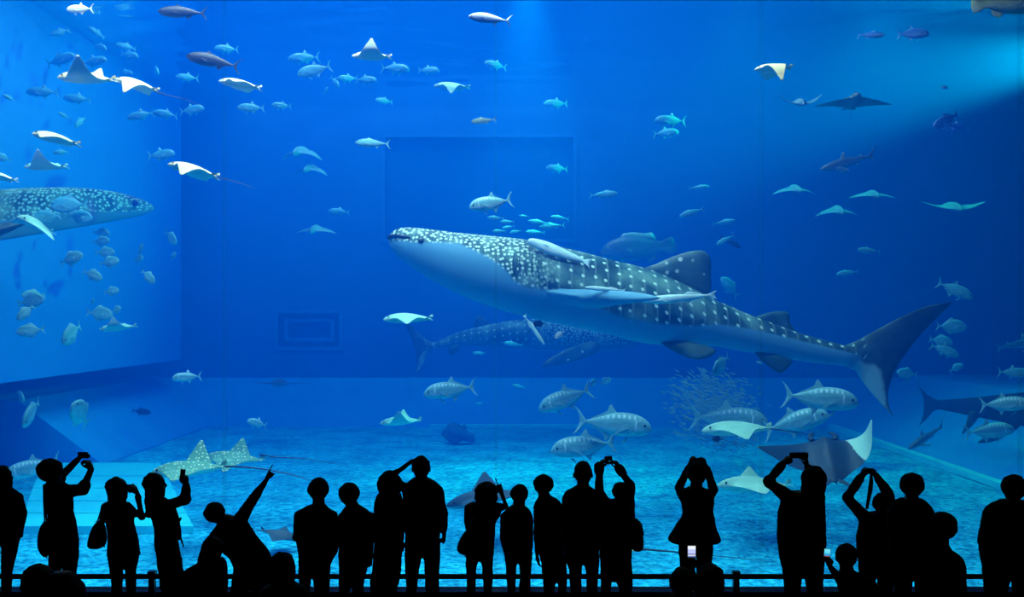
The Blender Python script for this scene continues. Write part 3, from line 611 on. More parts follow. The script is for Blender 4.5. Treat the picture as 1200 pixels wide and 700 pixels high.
def screen_mat(name, stops, power):
    m, nt, bb = new_mat(name); L = nt.links.new
    tc = N(nt, 'ShaderNodeTexCoord'); sp = N(nt, 'ShaderNodeSeparateXYZ'); L(tc.outputs['Generated'], sp.inputs[0])
    r = ramp(nt, stops, 'CONSTANT'); L(sp.outputs['Z'], r.inputs[0]); L(r.outputs[0], bb.inputs['Emission Color'])
    bb.inputs['Emission Strength'].default_value = power; bb.inputs['Base Color'].default_value = (.02, .02, .03, 1)
    return m
def phone(label, c, w, h, d, scr=None, rot=0, front=False):
    root = empty('mobile_phone', P(c[0], c[1], d)); tag(root, label, 'phone')
    W_, H_ = w * d / F / 2, h * d / F / 2
    o = MB().box((-W_ - .004, -.004, -H_ - .008), (W_ + .004, .004, H_ + .004)).build('case', M_plas, root)
    bv = o.modifiers.new('b', 'BEVEL'); bv.width = .003; bv.segments = 2
    MB().box((-W_, -.0055, -H_), (W_, -.0035, H_)).build('screen', scr or M_plas, root)
    MB().box((-.012, .0035, H_ * .7), (.004, .0065, H_ * .9)).build('lens', M_plas, root)
    root.rotation_euler = (0, rot, 0)
    return root
phone('mobile phone with bright bluish-white screen held before the legs of the flared coat', (810.5, 646.5), 9, 13, 7.82, screen_mat('lit_screen', [(0, (.15, .2, .5)), (.12, (.9, .95, 1)), (.2, (.1, .12, .4)), (.3, (.55, .6, 1)), (.62, (.4, .5, .95)), (.68, (.85, .92, 1))], 1.0))
phone('mobile phone with cyan screen held beside the long-haired photographer', (969.3, 648), 7, 9, 8.5, screen_mat('cyan_screen', [(0, (.3, .05, .05)), (.08, (.04, .3, .6)), (.3, (.05, .55, .8)), (.5, (.15, .75, .95))], 1.0), .08)
phone('dark mobile phone in the raised hand of the shawl wearer', (214, 556), 5, 11, 9.68, None, .1)
phone('slim dark phone between the raised hands of the fluffy-haired person', (97, 533.5), 11, 6, 9.66)
def camera_thing(label, c, w, h, d, strap=None):
    root = empty('photo_camera', P(c[0], c[1], d)); tag(root, label, 'camera')
    W_, H_ = w * d / F / 2, h * d / F / 2
    o = MB().box((-W_, -.016, -H_), (W_, .016, H_)).build('body', M_plas, root); bv = o.modifiers.new('b', 'BEVEL'); bv.width = .006; bv.segments = 2
    ln = MB().tube([(.004, .014, 0), (.004, .05, 0)], min(H_ * .85, .026), 16).build('lens', M_plas, root)
    MB().tube([(.004, .046, 0), (.004, .054, 0)], min(H_ * .95, .029), 16).build('lens_ring', M_rail, ln)
    MB().tube([(W_ * .6, 0, H_), (W_ * .6, 0, H_ + .008)], .007, 10).build('shutter_button', M_plas, root)
    MB().box((-W_ * .75, -.0175, -H_ * .7), (W_ * .45, -.0155, H_ * .7)).build('screen', M_glassd, root)
    for s in strap or []:
        pts = [P(x, y, d) - root.location for x, y in s]; b = MB(); n = len(pts)
        for p, q in zip(pts[:-1], pts[1:]):
            pass
        for i, p in enumerate(pts):
            b.v += [p + Vector((-.011, -.002, 0)), p + Vector((.011, -.002, 0)), p + Vector((.011, .002, 0)), p + Vector((-.011, .002, 0))]
        for i in range(n - 1):
            for k in range(4): b.f.append((i*4+k, i*4+(k+1) % 4, i*4+4+(k+1) % 4, i*4+4+k))
        b.f += [(3, 2, 1, 0), tuple((n-1)*4 + k for k in range(4))]
        b.build('strap', M_bag, root)
    return root
camera_thing('compact camera held to the face of the long-haired person with handbag', (153, 571), 9, 6, 9.84)
camera_thing('compact camera held high by the person with backpack', (713, 537.5), 9, 5, 9.92)
camera_thing('compact camera stretched between the hands before the manta ray', (936, 534), 22, 7, 9.66)
camera_thing('camera with a broad strap dangling down, held above the crouched photographer', (1018, 553.5), 17, 5, 9.9, [[(1021, 556), (1019, 570), (1017, 584), (1015.5, 597)], [(1021.5, 556), (1022, 566), (1021, 576), (1016, 597)]])
camera_thing('small dark camera hidden between the hands of the person in flared coat', (818, 541), 13, 7, 9.86)
# fringe of the shawl
sh = empty('fringed_shawl', P(205, 640, 9.36)); tag(sh, 'fringed shawl hanging from the arm of the person raising a phone', 'shawl')
b = MB(); b.tube([P(200, 598, 9.4), P(204, 610, 9.37), (P(207, 624, 9.36)), P(209, 633, 9.36)], [.05, .05, .042, .03], 12); local(b.build('cloth', M_cl['wine'], None, True), sh)
rnd = random.Random(3)
for i in range(9):
    x = 205 + i * .75; y = 612 + i * 2.4
    local(MB().tube([P(x, y, 9.36), P(x + 3, y + 5, 9.35), P(x + 3.6 + rnd.random(), y + 11, 9.35)], .006, 6).build('fringe', M_cl['wine']), sh)

# ---------------------------------------------------------------- guard rail before the window
rl = empty('guard_rail', (0, 10.02, 0)); tag(rl, 'low dark guard rail running the whole width below the tank window', 'rail')
MB().tube([(-14.4, 0, z_at(676, 10.02)), (14.4, 0, z_at(676, 10.02))], .026, 12).build('top_rail', M_rail, rl)
for px in (-506, -164, 178.5, 862.5, 1204.5, 1546.5):
    b = MB(); x = x_at(px, 10.02); b.box((x - .028, -.03, 0), (x + .028, .03, .49)); po = b.build('post', M_rail, rl)
    MB().box((x - .036, -.036, .455), (x + .036, .036, .50)).build('cap', M_rail, po)

# ---------------------------------------------------------------- sea creatures
def fishmat(name, back, flank, belly, rough=.45, glints_gill=0, spec=.4):
    m, nt, b = new_mat(name); L = nt.links.new
    uv = N(nt, 'ShaderNodeUVMap'); sp = N(nt, 'ShaderNodeSeparateXYZ'); L(uv.outputs[0], sp.inputs[0])
    r = ramp(nt, [(.25, belly), (.55, flank), (.80, back)]); L(sp.outputs['Y'], r.inputs[0])
    n = N(nt, 'ShaderNodeTexNoise', Scale=9.0, Detail=3.0); L(uv.outputs[0], n.inputs['Vector'])
    mp = N(nt, 'ShaderNodeMapRange'); mp.inputs[1].default_value = .3; mp.inputs[2].default_value = .7; mp.inputs[3].default_value = .75; mp.inputs[4].default_value = 1.1
    L(n.outputs['Fac'], mp.inputs[0])
    mx = N(nt, 'ShaderNodeMix', data_type='RGBA', blend_type='MULTIPLY'); mx.inputs[0].default_value = 1
    L(r.outputs[0], mx.inputs[6]); L(mp.outputs[0], mx.inputs[7]); col = mx.outputs[2]
    if glints_gill:  # highlights along the back painted as pale marks, plus a gill line
        wv = N(nt, 'ShaderNodeMath', operation='MULTIPLY'); wv.inputs[1].default_value = 85.0; L(sp.outputs['X'], wv.inputs[0])
        si = N(nt, 'ShaderNodeMath', operation='SINE'); L(wv.outputs[0], si.inputs[0])
        r2 = ramp(nt, [(.74, (0, 0, 0)), (.80, (1, 1, 1)), (.90, (1, 1, 1)), (.94, (0, 0, 0))]); L(sp.outputs['Y'], r2.inputs[0])
        r3 = ramp(nt, [(.14, (0, 0, 0)), (.22, (1, 1, 1)), (.62, (1, 1, 1)), (.75, (0, 0, 0))]); L(sp.outputs['X'], r3.inputs[0])
        m1 = N(nt, 'ShaderNodeMath', operation='MULTIPLY', use_clamp=True); L(si.outputs[0], m1.inputs[0]); L(r2.outputs[0], m1.inputs[1])
        m2 = N(nt, 'ShaderNodeMath', operation='MULTIPLY', use_clamp=True); L(m1.outputs[0], m2.inputs[0]); L(r3.outputs[0], m2.inputs[1])
        r4 = ramp(nt, [(.205, (0, 0, 0)), (.215, (1, 1, 1)), (.225, (1, 1, 1)), (.235, (0, 0, 0))]); L(sp.outputs['X'], r4.inputs[0])
        r5 = ramp(nt, [(.2, (0, 0, 0)), (.3, (1, 1, 1)), (.7, (1, 1, 1)), (.8, (0, 0, 0))]); L(sp.outputs['Y'], r5.inputs[0])
        m5 = N(nt, 'ShaderNodeMath', operation='MULTIPLY'); L(r4.outputs[0], m5.inputs[0]); L(r5.outputs[0], m5.inputs[1])
        m6 = N(nt, 'ShaderNodeMath', operation='MAXIMUM'); L(m2.outputs[0], m6.inputs[0]); L(m5.outputs[0], m6.inputs[1])
        mb = N(nt, 'ShaderNodeMix', data_type='RGBA'); L(m6.outputs[0], mb.inputs[0]); L(col, mb.inputs[6]); mb.inputs[7].default_value = (.85, 1, 1, 1); col = mb.outputs[2]
    L(col, b.inputs['Base Color'])
    b.inputs['Roughness'].default_value = rough; b.inputs['Specular IOR Level'].default_value = spec
    return m
M_jack = fishmat('silver_jack_skin', (.26, .62, .64), (.20, .52, .55), (.50, .82, .80), .45, 1)
M_jackfin = mat('jack_fin_membrane', (.30, .60, .62), .5)
M_disc = fishmat('pale_teal_scales', (.12, .42, .42), (.24, .62, .60), (.34, .70, .68))
M_faint = fishmat('haze_toned_scales', (.06, .44, .56), (.12, .54, .62), (.2, .6, .68))  # haze of the far water put into the scale colour
M_tuna = fishmat('dark_mackerel_skin', (.010, .018, .035), (.022, .03, .05), (.045, .05, .07))
M_bluef = fishmat('blue_fusilier_skin', (.03, .16, .55), (.08, .34, .85), (.25, .5, .9))
M_green = fishmat('green_fish_skin', (.16, .22, .10), (.30, .36, .16), (.40, .46, .28))
M_white = fishmat('white_fish_skin', (.85, .82, .70), (.9, .88, .8), (.95, .93, .88))
M_blackf = fishmat('black_fish_skin', (.01, .012, .016), (.015, .018, .02), (.02, .02, .03))
M_silver = fishmat('two_tone_skin', (.75, .78, .8), (.25, .28, .36), (.04, .05, .10))
M_sharksk = fishmat('grey_shark_skin', (.04, .10, .16), (.08, .18, .24), (.30, .45, .50))
M_remora = fishmat('pale_remora_skin', (.74, .90, .80), (.82, .97, .86), (.84, .98, .90))
M_eye = mat('dark_fish_eye', (.005, .006, .008), .15, .6)

def cap(n, seg, flip):                    # a rim closed by strips from side to side
    out = []
    for k in range(seg // 2):
        a, b, c, d = n + k, n + k + 1, n + (seg - k - 1) % seg, n + (seg - k) % seg
        ids = []
        for i in (a, b, c, d):
            if i not in ids: ids.append(i)
        if len(ids) > 2: out.append(tuple(reversed(ids)) if flip else tuple(ids))
    return out
def rings_mesh(name, sections, m, seg=16, sub=1):
    """closed skin over sections: (top, middle, bottom, half width) with points in the x-z plane"""
    v, f, uv = [], [], []
    K = len(sections); x0 = sections[0][1][0]; x1 = max(s[1][0] for s in sections)
    for (T, M_, B_, w) in sections:
        T = Vector((T[0], 0, T[1])); M2 = Vector((M_[0], 0, M_[1])); B2 = Vector((B_[0], 0, B_[1]))
        for k in range(seg):
            t = 2 * PI * k / seg; c = math.cos(t); s_ = math.sin(t)
            p = M2 + (T - B2) * .5 * c + ((T + B2) * .5 - M2) * c * c
            p.y = w * s_; v.append(p); uv.append(((p.x - x0) / (x1 - x0), .5 + .5 * c))
    for i in range(K - 1):
        for k in range(seg):
            q = (k + 1) % seg; f.append((i*seg+k, i*seg+q, (i+1)*seg+q, (i+1)*seg+k))
    f += cap(0, seg, True) + cap((K-1)*seg, seg, False)
    me = bpy.data.meshes.new(name); me.from_pydata([tuple(p) for p in v], [], f); me.update()
    ul = me.uv_layers.new(name='UVMap')
    for lp in me.loops: ul.data[lp.index].uv = uv[lp.vertex_index]
    bm = bmesh.new(); bm.from_mesh(me); bmesh.ops.recalc_face_normals(bm, faces=bm.faces); bm.to_mesh(me); bm.free()
    me.materials.append(m); me.polygons.foreach_set('use_smooth', [True] * len(me.polygons))
    return me
def body_sections(st, tail):
    out = []
    st2 = []
    for i in range(len(st) - 1):                     # resample smoothly
        a, b_ = st[i], st[i + 1]
        p0, p3 = st[max(i - 1, 0)], st[min(i + 2, len(st) - 1)]
        for j in range(2):
            t = j / 2.0
            st2.append([.5 * (2 * a[q] + (b_[q] - p0[q]) * t + (2 * p0[q] - 5 * a[q] + 4 * b_[q] - p3[q]) * t * t + (3 * a[q] - p0[q] - 3 * b_[q] + p3[q]) * t ** 3) for q in range(4)])
    st2.append(list(st[-1]))
    for x, zt, zb, w in st2: out.append(((x, zt), (x, (zt + zb) / 2), (x, zb), max(w, .001)))
    return out + tail
def plate(poly, axis='y', t=.006, rot=None, off=(0, 0, 0)):      # a fin: outline with a thick root thinning to the rim
    K = len(poly); c = Vector((sum(p[0] for p in poly) / K, 0, sum(p[1] for p in poly) / K))
    v = [Vector((p[0], 0, p[1])) for p in poly]; inn = [c + (p - c) * .72 for p in v]
    vs = v + [p + Vector((0, t, 0)) for p in inn] + [p - Vector((0, t, 0)) for p in inn]
    f = []
    for i in range(K):
        j = (i + 1) % K; f += [(i, j, K + j, K + i), (j, i, 2*K + i, 2*K + j)]
    f += [tuple(K + i for i in range(K)), tuple(2*K + i for i in reversed(range(K)))]
    if rot is not None:
        r0 = Vector((poly[0][0], 0, poly[0][1])); vs = [rot @ (p - r0) + r0 for p in vs]
    return [p + Vector(off) for p in vs], f
FISH = {}
def reg(kind, st, tail, fins, eye, mats, finmat):
    FISH[kind] = dict(body=body_sections(st, tail), fins=fins, eye=eye, mats=mats, fm=finmat)
fork = lambda x, h, n, w=.004: [((x + .03, h * .30), (x + .03, 0), (x + .03, -h * .30), .010), ((x + .09, h * .72), (x + .06, 0), (x + .09, -h * .72), .006), ((x + .16, h * 1.0), (x + n, 0), (x + .16, -h * 1.0), .002)]
reg('jack', [(0, -.025, -.035, .004), (.025, .042, -.068, .03), (.09, .10, -.10, .058), (.19, .142, -.125, .075), (.33, .158, -.142, .08), (.48, .142, -.134, .07), (.62, .095, -.095, .048), (.73, .05, -.05, .026), (.82, .018, -.018, .014)], fork(.82, .185, .075),
    [('dorsal_fin', [(.44, .14), (.47, .18), (.52, .24), (.535, .235), (.55, .165), (.64, .108), (.76, .05), (.74, .03), (.60, .085)], None), ('anal_fin', [(.48, -.125), (.51, -.165), (.55, -.22), (.565, -.21), (.57, -.155), (.66, -.095), (.76, -.045), (.74, -.025), (.60, -.08)], None),
     ('pectoral_fin', [(.235, -.03), (.30, -.015), (.40, -.06), (.47, -.13), (.36, -.10), (.26, -.075)], -1), ('pectoral_fin', [(.235, -.03), (.30, -.015), (.40, -.06), (.47, -.13), (.36, -.10), (.26, -.075)], 1),
     ('pelvic_fin', [(.27, -.15), (.31, -.155), (.37, -.235), (.34, -.225), (.29, -.18)], None)], (.085, .02, .057, .016), None, None)
reg('tuna', [(0, 0, -.01, .004), (.03, .035, -.04, .025), (.12, .085, -.085, .055), (.28, .115, -.11, .075), (.45, .11, -.105, .07), (.62, .075, -.07, .045), (.76, .03, -.03, .02), (.84, .012, -.012, .012)], fork(.84, .15, .06),
    [('dorsal_fin', [(.32, .10), (.36, .155), (.44, .12), (.50, .10)], None), ('anal_fin', [(.55, -.085), (.60, -.14), (.64, -.09), (.68, -.055)], None), ('pectoral_fin', [(.24, -.01), (.32, 0), (.44, -.05), (.30, -.045)], -1), ('pectoral_fin', [(.24, -.01), (.32, 0), (.44, -.05), (.30, -.045)], 1)], (.065, .015, .045, .012), None, None)
reg('disc', [(0, -.02, -.03, .004), (.03, .045, -.075, .03), (.10, .125, -.14, .055), (.22, .195, -.19, .075), (.36, .22, -.215, .08), (.52, .19, -.19, .065), (.66, .11, -.11, .04), (.76, .042, -.042, .024), (.83, .022, -.022, .014)], fork(.82, .17, .085),
    [('dorsal_fin', [(.35, .20), (.42, .25), (.50, .265), (.62, .18), (.75, .055), (.60, .12), (.45, .19)], None), ('anal_fin', [(.42, -.19), (.48, -.25), (.55, -.245), (.66, -.14), (.76, -.05), (.60, -.12)], None), ('pectoral_fin', [(.24, -.03), (.32, .01), (.40, -.05), (.36, -.12), (.27, -.09)], -1), ('pectoral_fin', [(.24, -.03), (.32, .01), (.40, -.05), (.36, -.12), (.27, -.09)], 1)], (.085, .03, .05, .02), None, None)
reg('grouper', [(0, -.02, -.04, .01), (.04, .05, -.08, .05), (.13, .12, -.13, .085), (.28, .165, -.16, .10), (.45, .17, -.16, .09), (.62, .125, -.12, .06), (.76, .08, -.075, .035), (.83, .07, -.065, .02)], [((.88, .10), (.88, 0), (.88, -.095), .012), ((.97, .12), (1.0, 0), (.97, -.115), .004)],
    [('dorsal_fin', [(.26, .15), (.32, .21), (.45, .22), (.60, .19), (.70, .20), (.76, .10), (.60, .11)], None), ('anal_fin', [(.56, -.13), (.64, -.20), (.72, -.16), (.75, -.08)], None), ('pectoral_fin', [(.28, -.02), (.36, .02), (.42, -.04), (.36, -.10)], -1), ('pectoral_fin', [(.28, -.02), (.36, .02), (.42, -.04), (.36, -.10)], 1)], (.10, .035, .07, .014), None, None)
reg('shark', [(0, .005, -.005, .01), (.04, .03, -.03, .04), (.12, .055, -.055, .06), (.25, .08, -.075, .07), (.40, .085, -.075, .068), (.55, .06, -.055, .048), (.70, .035, -.03, .028), (.80, .022, -.02, .018)],
    [((.84, .03), (.84, 0), (.83, -.03), .012), ((.92, .10), (.875, .0), (.86, -.075), .006), ((1.0, .17), (.88, .01), (.885, -.11), .002)],
    [('dorsal_fin', [(.34, .07), (.42, .17), (.45, .175), (.455, .075), (.42, .06)], None), ('second_dorsal_fin', [(.66, .035), (.70, .075), (.725, .035)], None), ('pectoral_fin', [(.22, -.045), (.30, -.03), (.44, -.15), (.40, -.155), (.27, -.09)], -1), ('pectoral_fin', [(.22, -.045), (.30, -.03), (.44, -.15), (.40, -.155), (.27, -.09)], 1), ('pelvic_fin', [(.56, -.05), (.60, -.10), (.64, -.04)], None)], (.07, .015, .052, .008), None, None)
reg('remora', [(0, .012, -.018, .02), (.05, .028, -.035, .04), (.18, .05, -.05, .045), (.35, .055, -.06, .045), (.55, .045, -.045, .035), (.75, .028, -.028, .02), (.88, .014, -.014, .010)], [((.92, .03), (.92, 0), (.92, -.03), .006), ((1.0, .055), (.97, 0), (1.0, -.055), .002)],
    [('dorsal_fin', [(.56, .04), (.62, .075), (.75, .045), (.80, .02)], None), ('anal_fin', [(.56, -.04), (.62, -.075), (.75, -.045), (.80, -.02)], None), ('pectoral_fin', [(.20, -.01), (.27, .01), (.33, -.04), (.25, -.035)], -1)], (.06, .0, .04, .007), None, None)
FISH['stout_remora'] = dict(FISH['remora'], body=[((T[0], T[1] * 1.7), M_, (B_[0], B_[1] * 1.7), w * 1.5) for T, M_, B_, w in FISH['remora']['body']])
MESHES = {}
def fish_parts(kind, body_m, fin_m, simple):
    key = (kind, body_m.name, fin_m.name, simple)
    if key in MESHES: return MESHES[key]
    K = FISH[kind]; out = [('body', rings_mesh('body', K['body'], body_m))]
    def fin_mesh(nm, poly, side):
        rot = None; off = (0, 0, 0)
        if side:
            rot = Matrix.Rotation(math.radians(-32) * side * (-1), 3, 'Z'); off = (0, side * .055, 0)
            rot = Matrix.Rotation(math.radians(22) * side, 3, 'Z') @ Matrix.Rotation(math.radians(-18) * side, 3, 'X')
        v, f = plate(poly, t=.007, rot=rot, off=off)
        me = bpy.data.meshes.new(nm); me.from_pydata([tuple(p) for p in v], [], f); me.update(); me.materials.append(fin_m); return me
    for nm, poly, side in K['fins']: out.append((nm, fin_mesh(nm, poly, side)))
    ex, ez, ey, er = K['eye']
    for sd in (-1, 1):
        b = MB().ball((ex, sd * ey * 1.03, ez), er, 10, 8, (1, .6, 1)); me = bpy.data.meshes.new('eye'); me.from_pydata([tuple(p) for p in b.v], [], b.f); me.update(); me.materials.append(M_eye); out.append(('eye', me))
    if simple:
        bm = bmesh.new()
        for nm, me in out: bm.from_mesh(me)
        me = bpy.data.meshes.new('body'); bm.to_mesh(me); bm.free()
        me.materials.append(body_m); me.polygons.foreach_set('use_smooth', [True] * len(me.polygons)); out = [('body', me)]
    MESHES[key] = out; return out
def frame(center, az, pitch, roll, L):
    a, p = math.radians(az), math.radians(pitch)
    h = Vector((-math.cos(a) * math.cos(p), -math.sin(a) * math.cos(p), math.sin(p))); e1 = -h
    e3 = Vector((0, 0, 1)); e3 = (e3 - e1 * e3.dot(e1)).normalized(); e3.rotate(Quaternion(e1, math.radians(roll))); e2 = e3.cross(e1)
    M = Matrix.Identity(4)
    for i, e in enumerate((e1, e2, e3)):
        for r in range(3): M[r][i] = e[r] * L
    M.translation = center - e1 * L * .5
    return M
def pose(nose, tail, d, yaw):
    s = d / F; dx, dz = (nose[0] - tail[0]) * s, -(nose[1] - tail[1]) * s
    L = math.hypot(dx, dz) / math.cos(math.radians(yaw)); az = yaw if dx < 0 else 180 - yaw
    hz = math.sqrt(max(L * L - dz * dz, 1e-6))
    c = P((nose[0] + tail[0]) / 2, (nose[1] + tail[1]) / 2, d)
    if abs(dx) < 1e-6: az = yaw
    # exact azimuth so that the horizontal run matches
    ca = max(-1, min(1, -dx / hz)); az = math.degrees(math.acos(ca)) * (1 if yaw >= 0 else -1)
    return c, az, math.degrees(math.asin(max(-1, min(1, dz / L)))), L
def fish(kind, nose, tail, d, label, m=None, fm=None, yaw=0, roll=0, group=None, simple=None, name=None, cat='fish'):
    lo_x, hi_x = min(nose[0], tail[0]), max(nose[0], tail[0])
    if lo_x < 560: d = min(d, 8.45 * F / (600 - lo_x))
    if hi_x > 640: d = min(d, 12.6 * F / (hi_x - 600))
    m = m or M_jack; fm = fm or (M_jackfin if m is M_jack else m)
    c, az, pit, L = pose(nose, tail, d, yaw)
    px = L * F / d
    if simple is None: simple = px < 40 or d > 19
    parts = fish_parts(kind, m, fm, simple)
    nm = name or {'jack': 'trevally', 'tuna': 'mackerel', 'disc': 'deep_bodied_fish', 'grouper': 'grouper', 'shark': 'shark', 'remora': 'remora'}[kind]
    if simple:
        root = bpy.data.objects.new(nm, parts[0][1]); C.objects.link(root)
    else:
        root = empty(nm)
        for pn, me in parts: o = bpy.data.objects.new(pn, me); C.objects.link(o); o.parent = root
    root.matrix_world = frame(c, az, pit, roll, L)
    return tag(root, label, cat, group)

# rays
def raymat(name, top, bot, spots=None, scale=9):
    m, nt, b = new_mat(name); L = nt.links.new
    tc = N(nt, 'ShaderNodeTexCoord')
    n = N(nt, 'ShaderNodeTexNoise', Scale=5.0, Detail=4.0); L(tc.outputs['Object'], n.inputs['Vector'])
    r = ramp(nt, [(.3, tuple(k * .8 for k in top)), (.7, top)]); L(n.outputs['Fac'], r.inputs[0]); col = r.outputs[0]
    if spots:
        v = N(nt, 'ShaderNodeTexVoronoi', Scale=scale, Randomness=.6); L(tc.outputs['Object'], v.inputs['Vector'])
        q = ramp(nt, [(.0, (1, 1, 1)), (.22, (1, 1, 1)), (.32, (0, 0, 0))]); L(v.outputs['Distance'], q.inputs[0])
        mx = N(nt, 'ShaderNodeMix', data_type='RGBA'); L(q.outputs[0], mx.inputs[0]); L(col, mx.inputs[6]); mx.inputs[7].default_value = (*spots, 1); col = mx.outputs[2]
    L(col, b.inputs['Base Color']); b.inputs['Roughness'].default_value = .55; b.inputs['Specular IOR Level'].default_value = .25
    return m
RB = mat('pale_ray_belly', (.80, .84, .70), .55)
RAYM = {'cownose': (raymat('cownose_back', (.82, .68, .36), None), RB), 'teal': (raymat('teal_ray_back', (.42, .78, .60), None), RB),
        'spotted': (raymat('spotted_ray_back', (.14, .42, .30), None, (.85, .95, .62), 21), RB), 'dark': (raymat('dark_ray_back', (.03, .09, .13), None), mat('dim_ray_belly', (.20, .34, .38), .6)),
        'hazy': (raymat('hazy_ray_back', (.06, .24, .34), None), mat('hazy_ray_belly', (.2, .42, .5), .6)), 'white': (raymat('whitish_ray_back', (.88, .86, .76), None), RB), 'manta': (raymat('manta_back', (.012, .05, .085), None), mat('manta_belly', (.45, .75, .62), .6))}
def smooth01(t): t = max(0, min(1, t)); return t * t * (3 - 2 * t)
def ray_mesh(span, fl, fr, mats, manta=False, twist=0, pale=None):
    NS, NV = (97, 34) if manta else (41, 16)
    def edges(s):
        a = abs(s)
        if manta:
            le = .02 + .06 * smooth01(a / .14) + .42 * max(0, a - .14) ** 1.5 / .86 ** 1.5; te = .92 - .22 * smooth01(a / .35) - .26 * max(0, a - .35)
            if a > .9: te = te - (te - le) * .0
        else:
            le = .03 * smooth01(a / .06) + .15 * smooth01((a - .05) / .09) + .34 * max(0, a - .12) ** 1.1 / .88 ** 1.1; te = 1.0 - .14 * smooth01(a / .15) - .30 * max(0, a - .12) ** .85 / .88 ** .85
        if te < le + .015: te = le + .015
        return le, te
    def thick(s):
        a = abs(s); return (.105 * math.exp(-(a / .17) ** 2) + .030 * (1 - a) + .004)
    # wing path
    def path(sgn, flap):
        pts = [(0., 0., 0.)]; n = 60; y = z = 0; a0 = 0
        for i in range(n):
            s = (i + .5) / n; ang = math.radians(flap) * smooth01((s - .06) / .75) if True else 0
            y += span / n * math.cos(ang); z += span / n * math.sin(ang); pts.append((y, z, ang))
        return pts
    pl, pr = path(1, fl), path(-1, fr)
    V, Fc, mi = [], [], []
    idx = {}
    for i in range(NS):
        s = -1 + 2 * i / (NS - 1); s = math.copysign(abs(s) ** 1.25, s)
        pp = pl if s >= 0 else pr; k = min(60, abs(s) * 60); k0 = int(k); k1 = min(60, k0 + 1); f = k - k0
        y, z, ang = [pp[k0][q] * (1 - f) + pp[k1][q] * f for q in range(3)]
        sg = 1 if s >= 0 else -1; le, te = edges(s); t = thick(s)
        for side in (1, -1):
            for j in range(NV + 1):
                u = j / NV
                if side == -1 and j in (0, NV): idx[(i, -1, j)] = idx[(i, 1, j)]; continue
                x = le + (te - le) * (.5 - .5 * math.cos(PI * u))
                pr_ = math.sin(PI * (.5 - .5 * math.cos(PI * u)) ** .75) ** .8 * t * (1.0 if side == 1 else .55)
                n = Vector((0, -math.sin(ang) * sg, math.cos(ang)))
                tw = math.radians(twist) * abs(s)
                p = Vector((x, y * sg, z)) + n * pr_ * side + n * math.sin(tw) * (x - (le + te) / 2)
                idx[(i, side, j)] = len(V); V.append(p)
    for i in range(NS - 1):
        for side in (1, -1):
            for j in range(NV):
                q = (idx[(i, side, j)], idx[(i, side, j+1)], idx[(i+1, side, j+1)], idx[(i+1, side, j)])
                Fc.append(q if side == -1 else q[::-1]); sm_ = -1 + 2 * (i + .5) / (NS - 1); mi.append(1 if side == -1 or (pale is not None and sm_ > pale + .22 * (j / NV - .5)) else 0)
    for i in (0, NS - 1):
        q = [idx[(i, 1, j)] for j in range(NV + 1)] + [idx[(i, -1, j)] for j in range(NV - 1, 0, -1)]
        Fc.append(tuple(q)); mi.append(0)
    me = bpy.data.meshes.new('body'); me.from_pydata([tuple(p) for p in V], [], Fc); me.update()
    for q in mats: me.materials.append(q)
    me.polygons.foreach_set('material_index', mi); me.polygons.foreach_set('use_smooth', [True] * len(me.polygons))
    bm = bmesh.new(); bm.from_mesh(me); bmesh.ops.recalc_face_normals(bm, faces=bm.faces); bm.to_mesh(me); bm.free()
    return me
def ray(kind, nose, rear, d, label, near=20, far=20, yaw=0, roll=0, span=.95, tail=None, az=None, pitch=0, L=None, group=None, simple=False, name='eagle_ray', twist=0, manta=False, tail_r=.010, pale=None):
    if az is None: c, az, pitch, L = pose(nose, rear, d, yaw)
    else: c = P(nose[0], nose[1], d)
    M = frame(c, az, pitch, roll, L)
    y_away = M.col[1][1] > 0 if abs(M.col[1][1]) > 1e-4 * L else True
    fl, fr = (far, near) if y_away else (near, far)
    mats = RAYM[kind]
    body = ray_mesh(span, fl, fr, mats, manta, twist, pale)
    if simple:
        root = bpy.data.objects.new(name, body); C.objects.link(root); root.matrix_world = M
    else:
        root = empty(name); root.matrix_world = M
        o = bpy.data.objects.new('body', body); C.objects.link(o); o.parent = root
        for sd in (-1, 1):
            b = MB()
            v, f = plate([(.86, 0), (.93, .0), (1.03, .11), (.97, .13), (.90, .07)], t=.008)
            v = [Vector((p.x, sd * (p.z + .035), .01 + p.y)) for p in v]; b.v, b.f = v, f; b.build('pelvic_fin', mats[0], root)
            MB().ball((.115, sd * .075, .045), .017, 10, 8).build('eye', M_eye, root)
        v, f = plate([(.93, .03), (.97, .085), (1.02, .10), (1.03, .04)], t=.006); b = MB(); b.v, b.f = v, f; b.build('dorsal_fin', mats[0], root)
        if manta:
            for sd in (-1, 1): MB().tube([(.08, sd * .13, 0), (-.02, sd * .15, -.01), (-.12, sd * .12, -.03), (-.17, sd * .09, -.04)], [.04, .035, .026, .012], 8).build('head_fin', mats[0], root)
        if tail:
            inv = M.inverted(); pts = [inv @ (P(x, y, d + dd)) for x, y, dd in tail]; n = len(pts)
            MB().tube(pts, [max(.0015, tail_r * (1 - i / (n - 1) * .9)) / 1 for i in range(n)], 6).build('tail', M_tuna, root, True)
    return tag(root, label, 'ray', group)

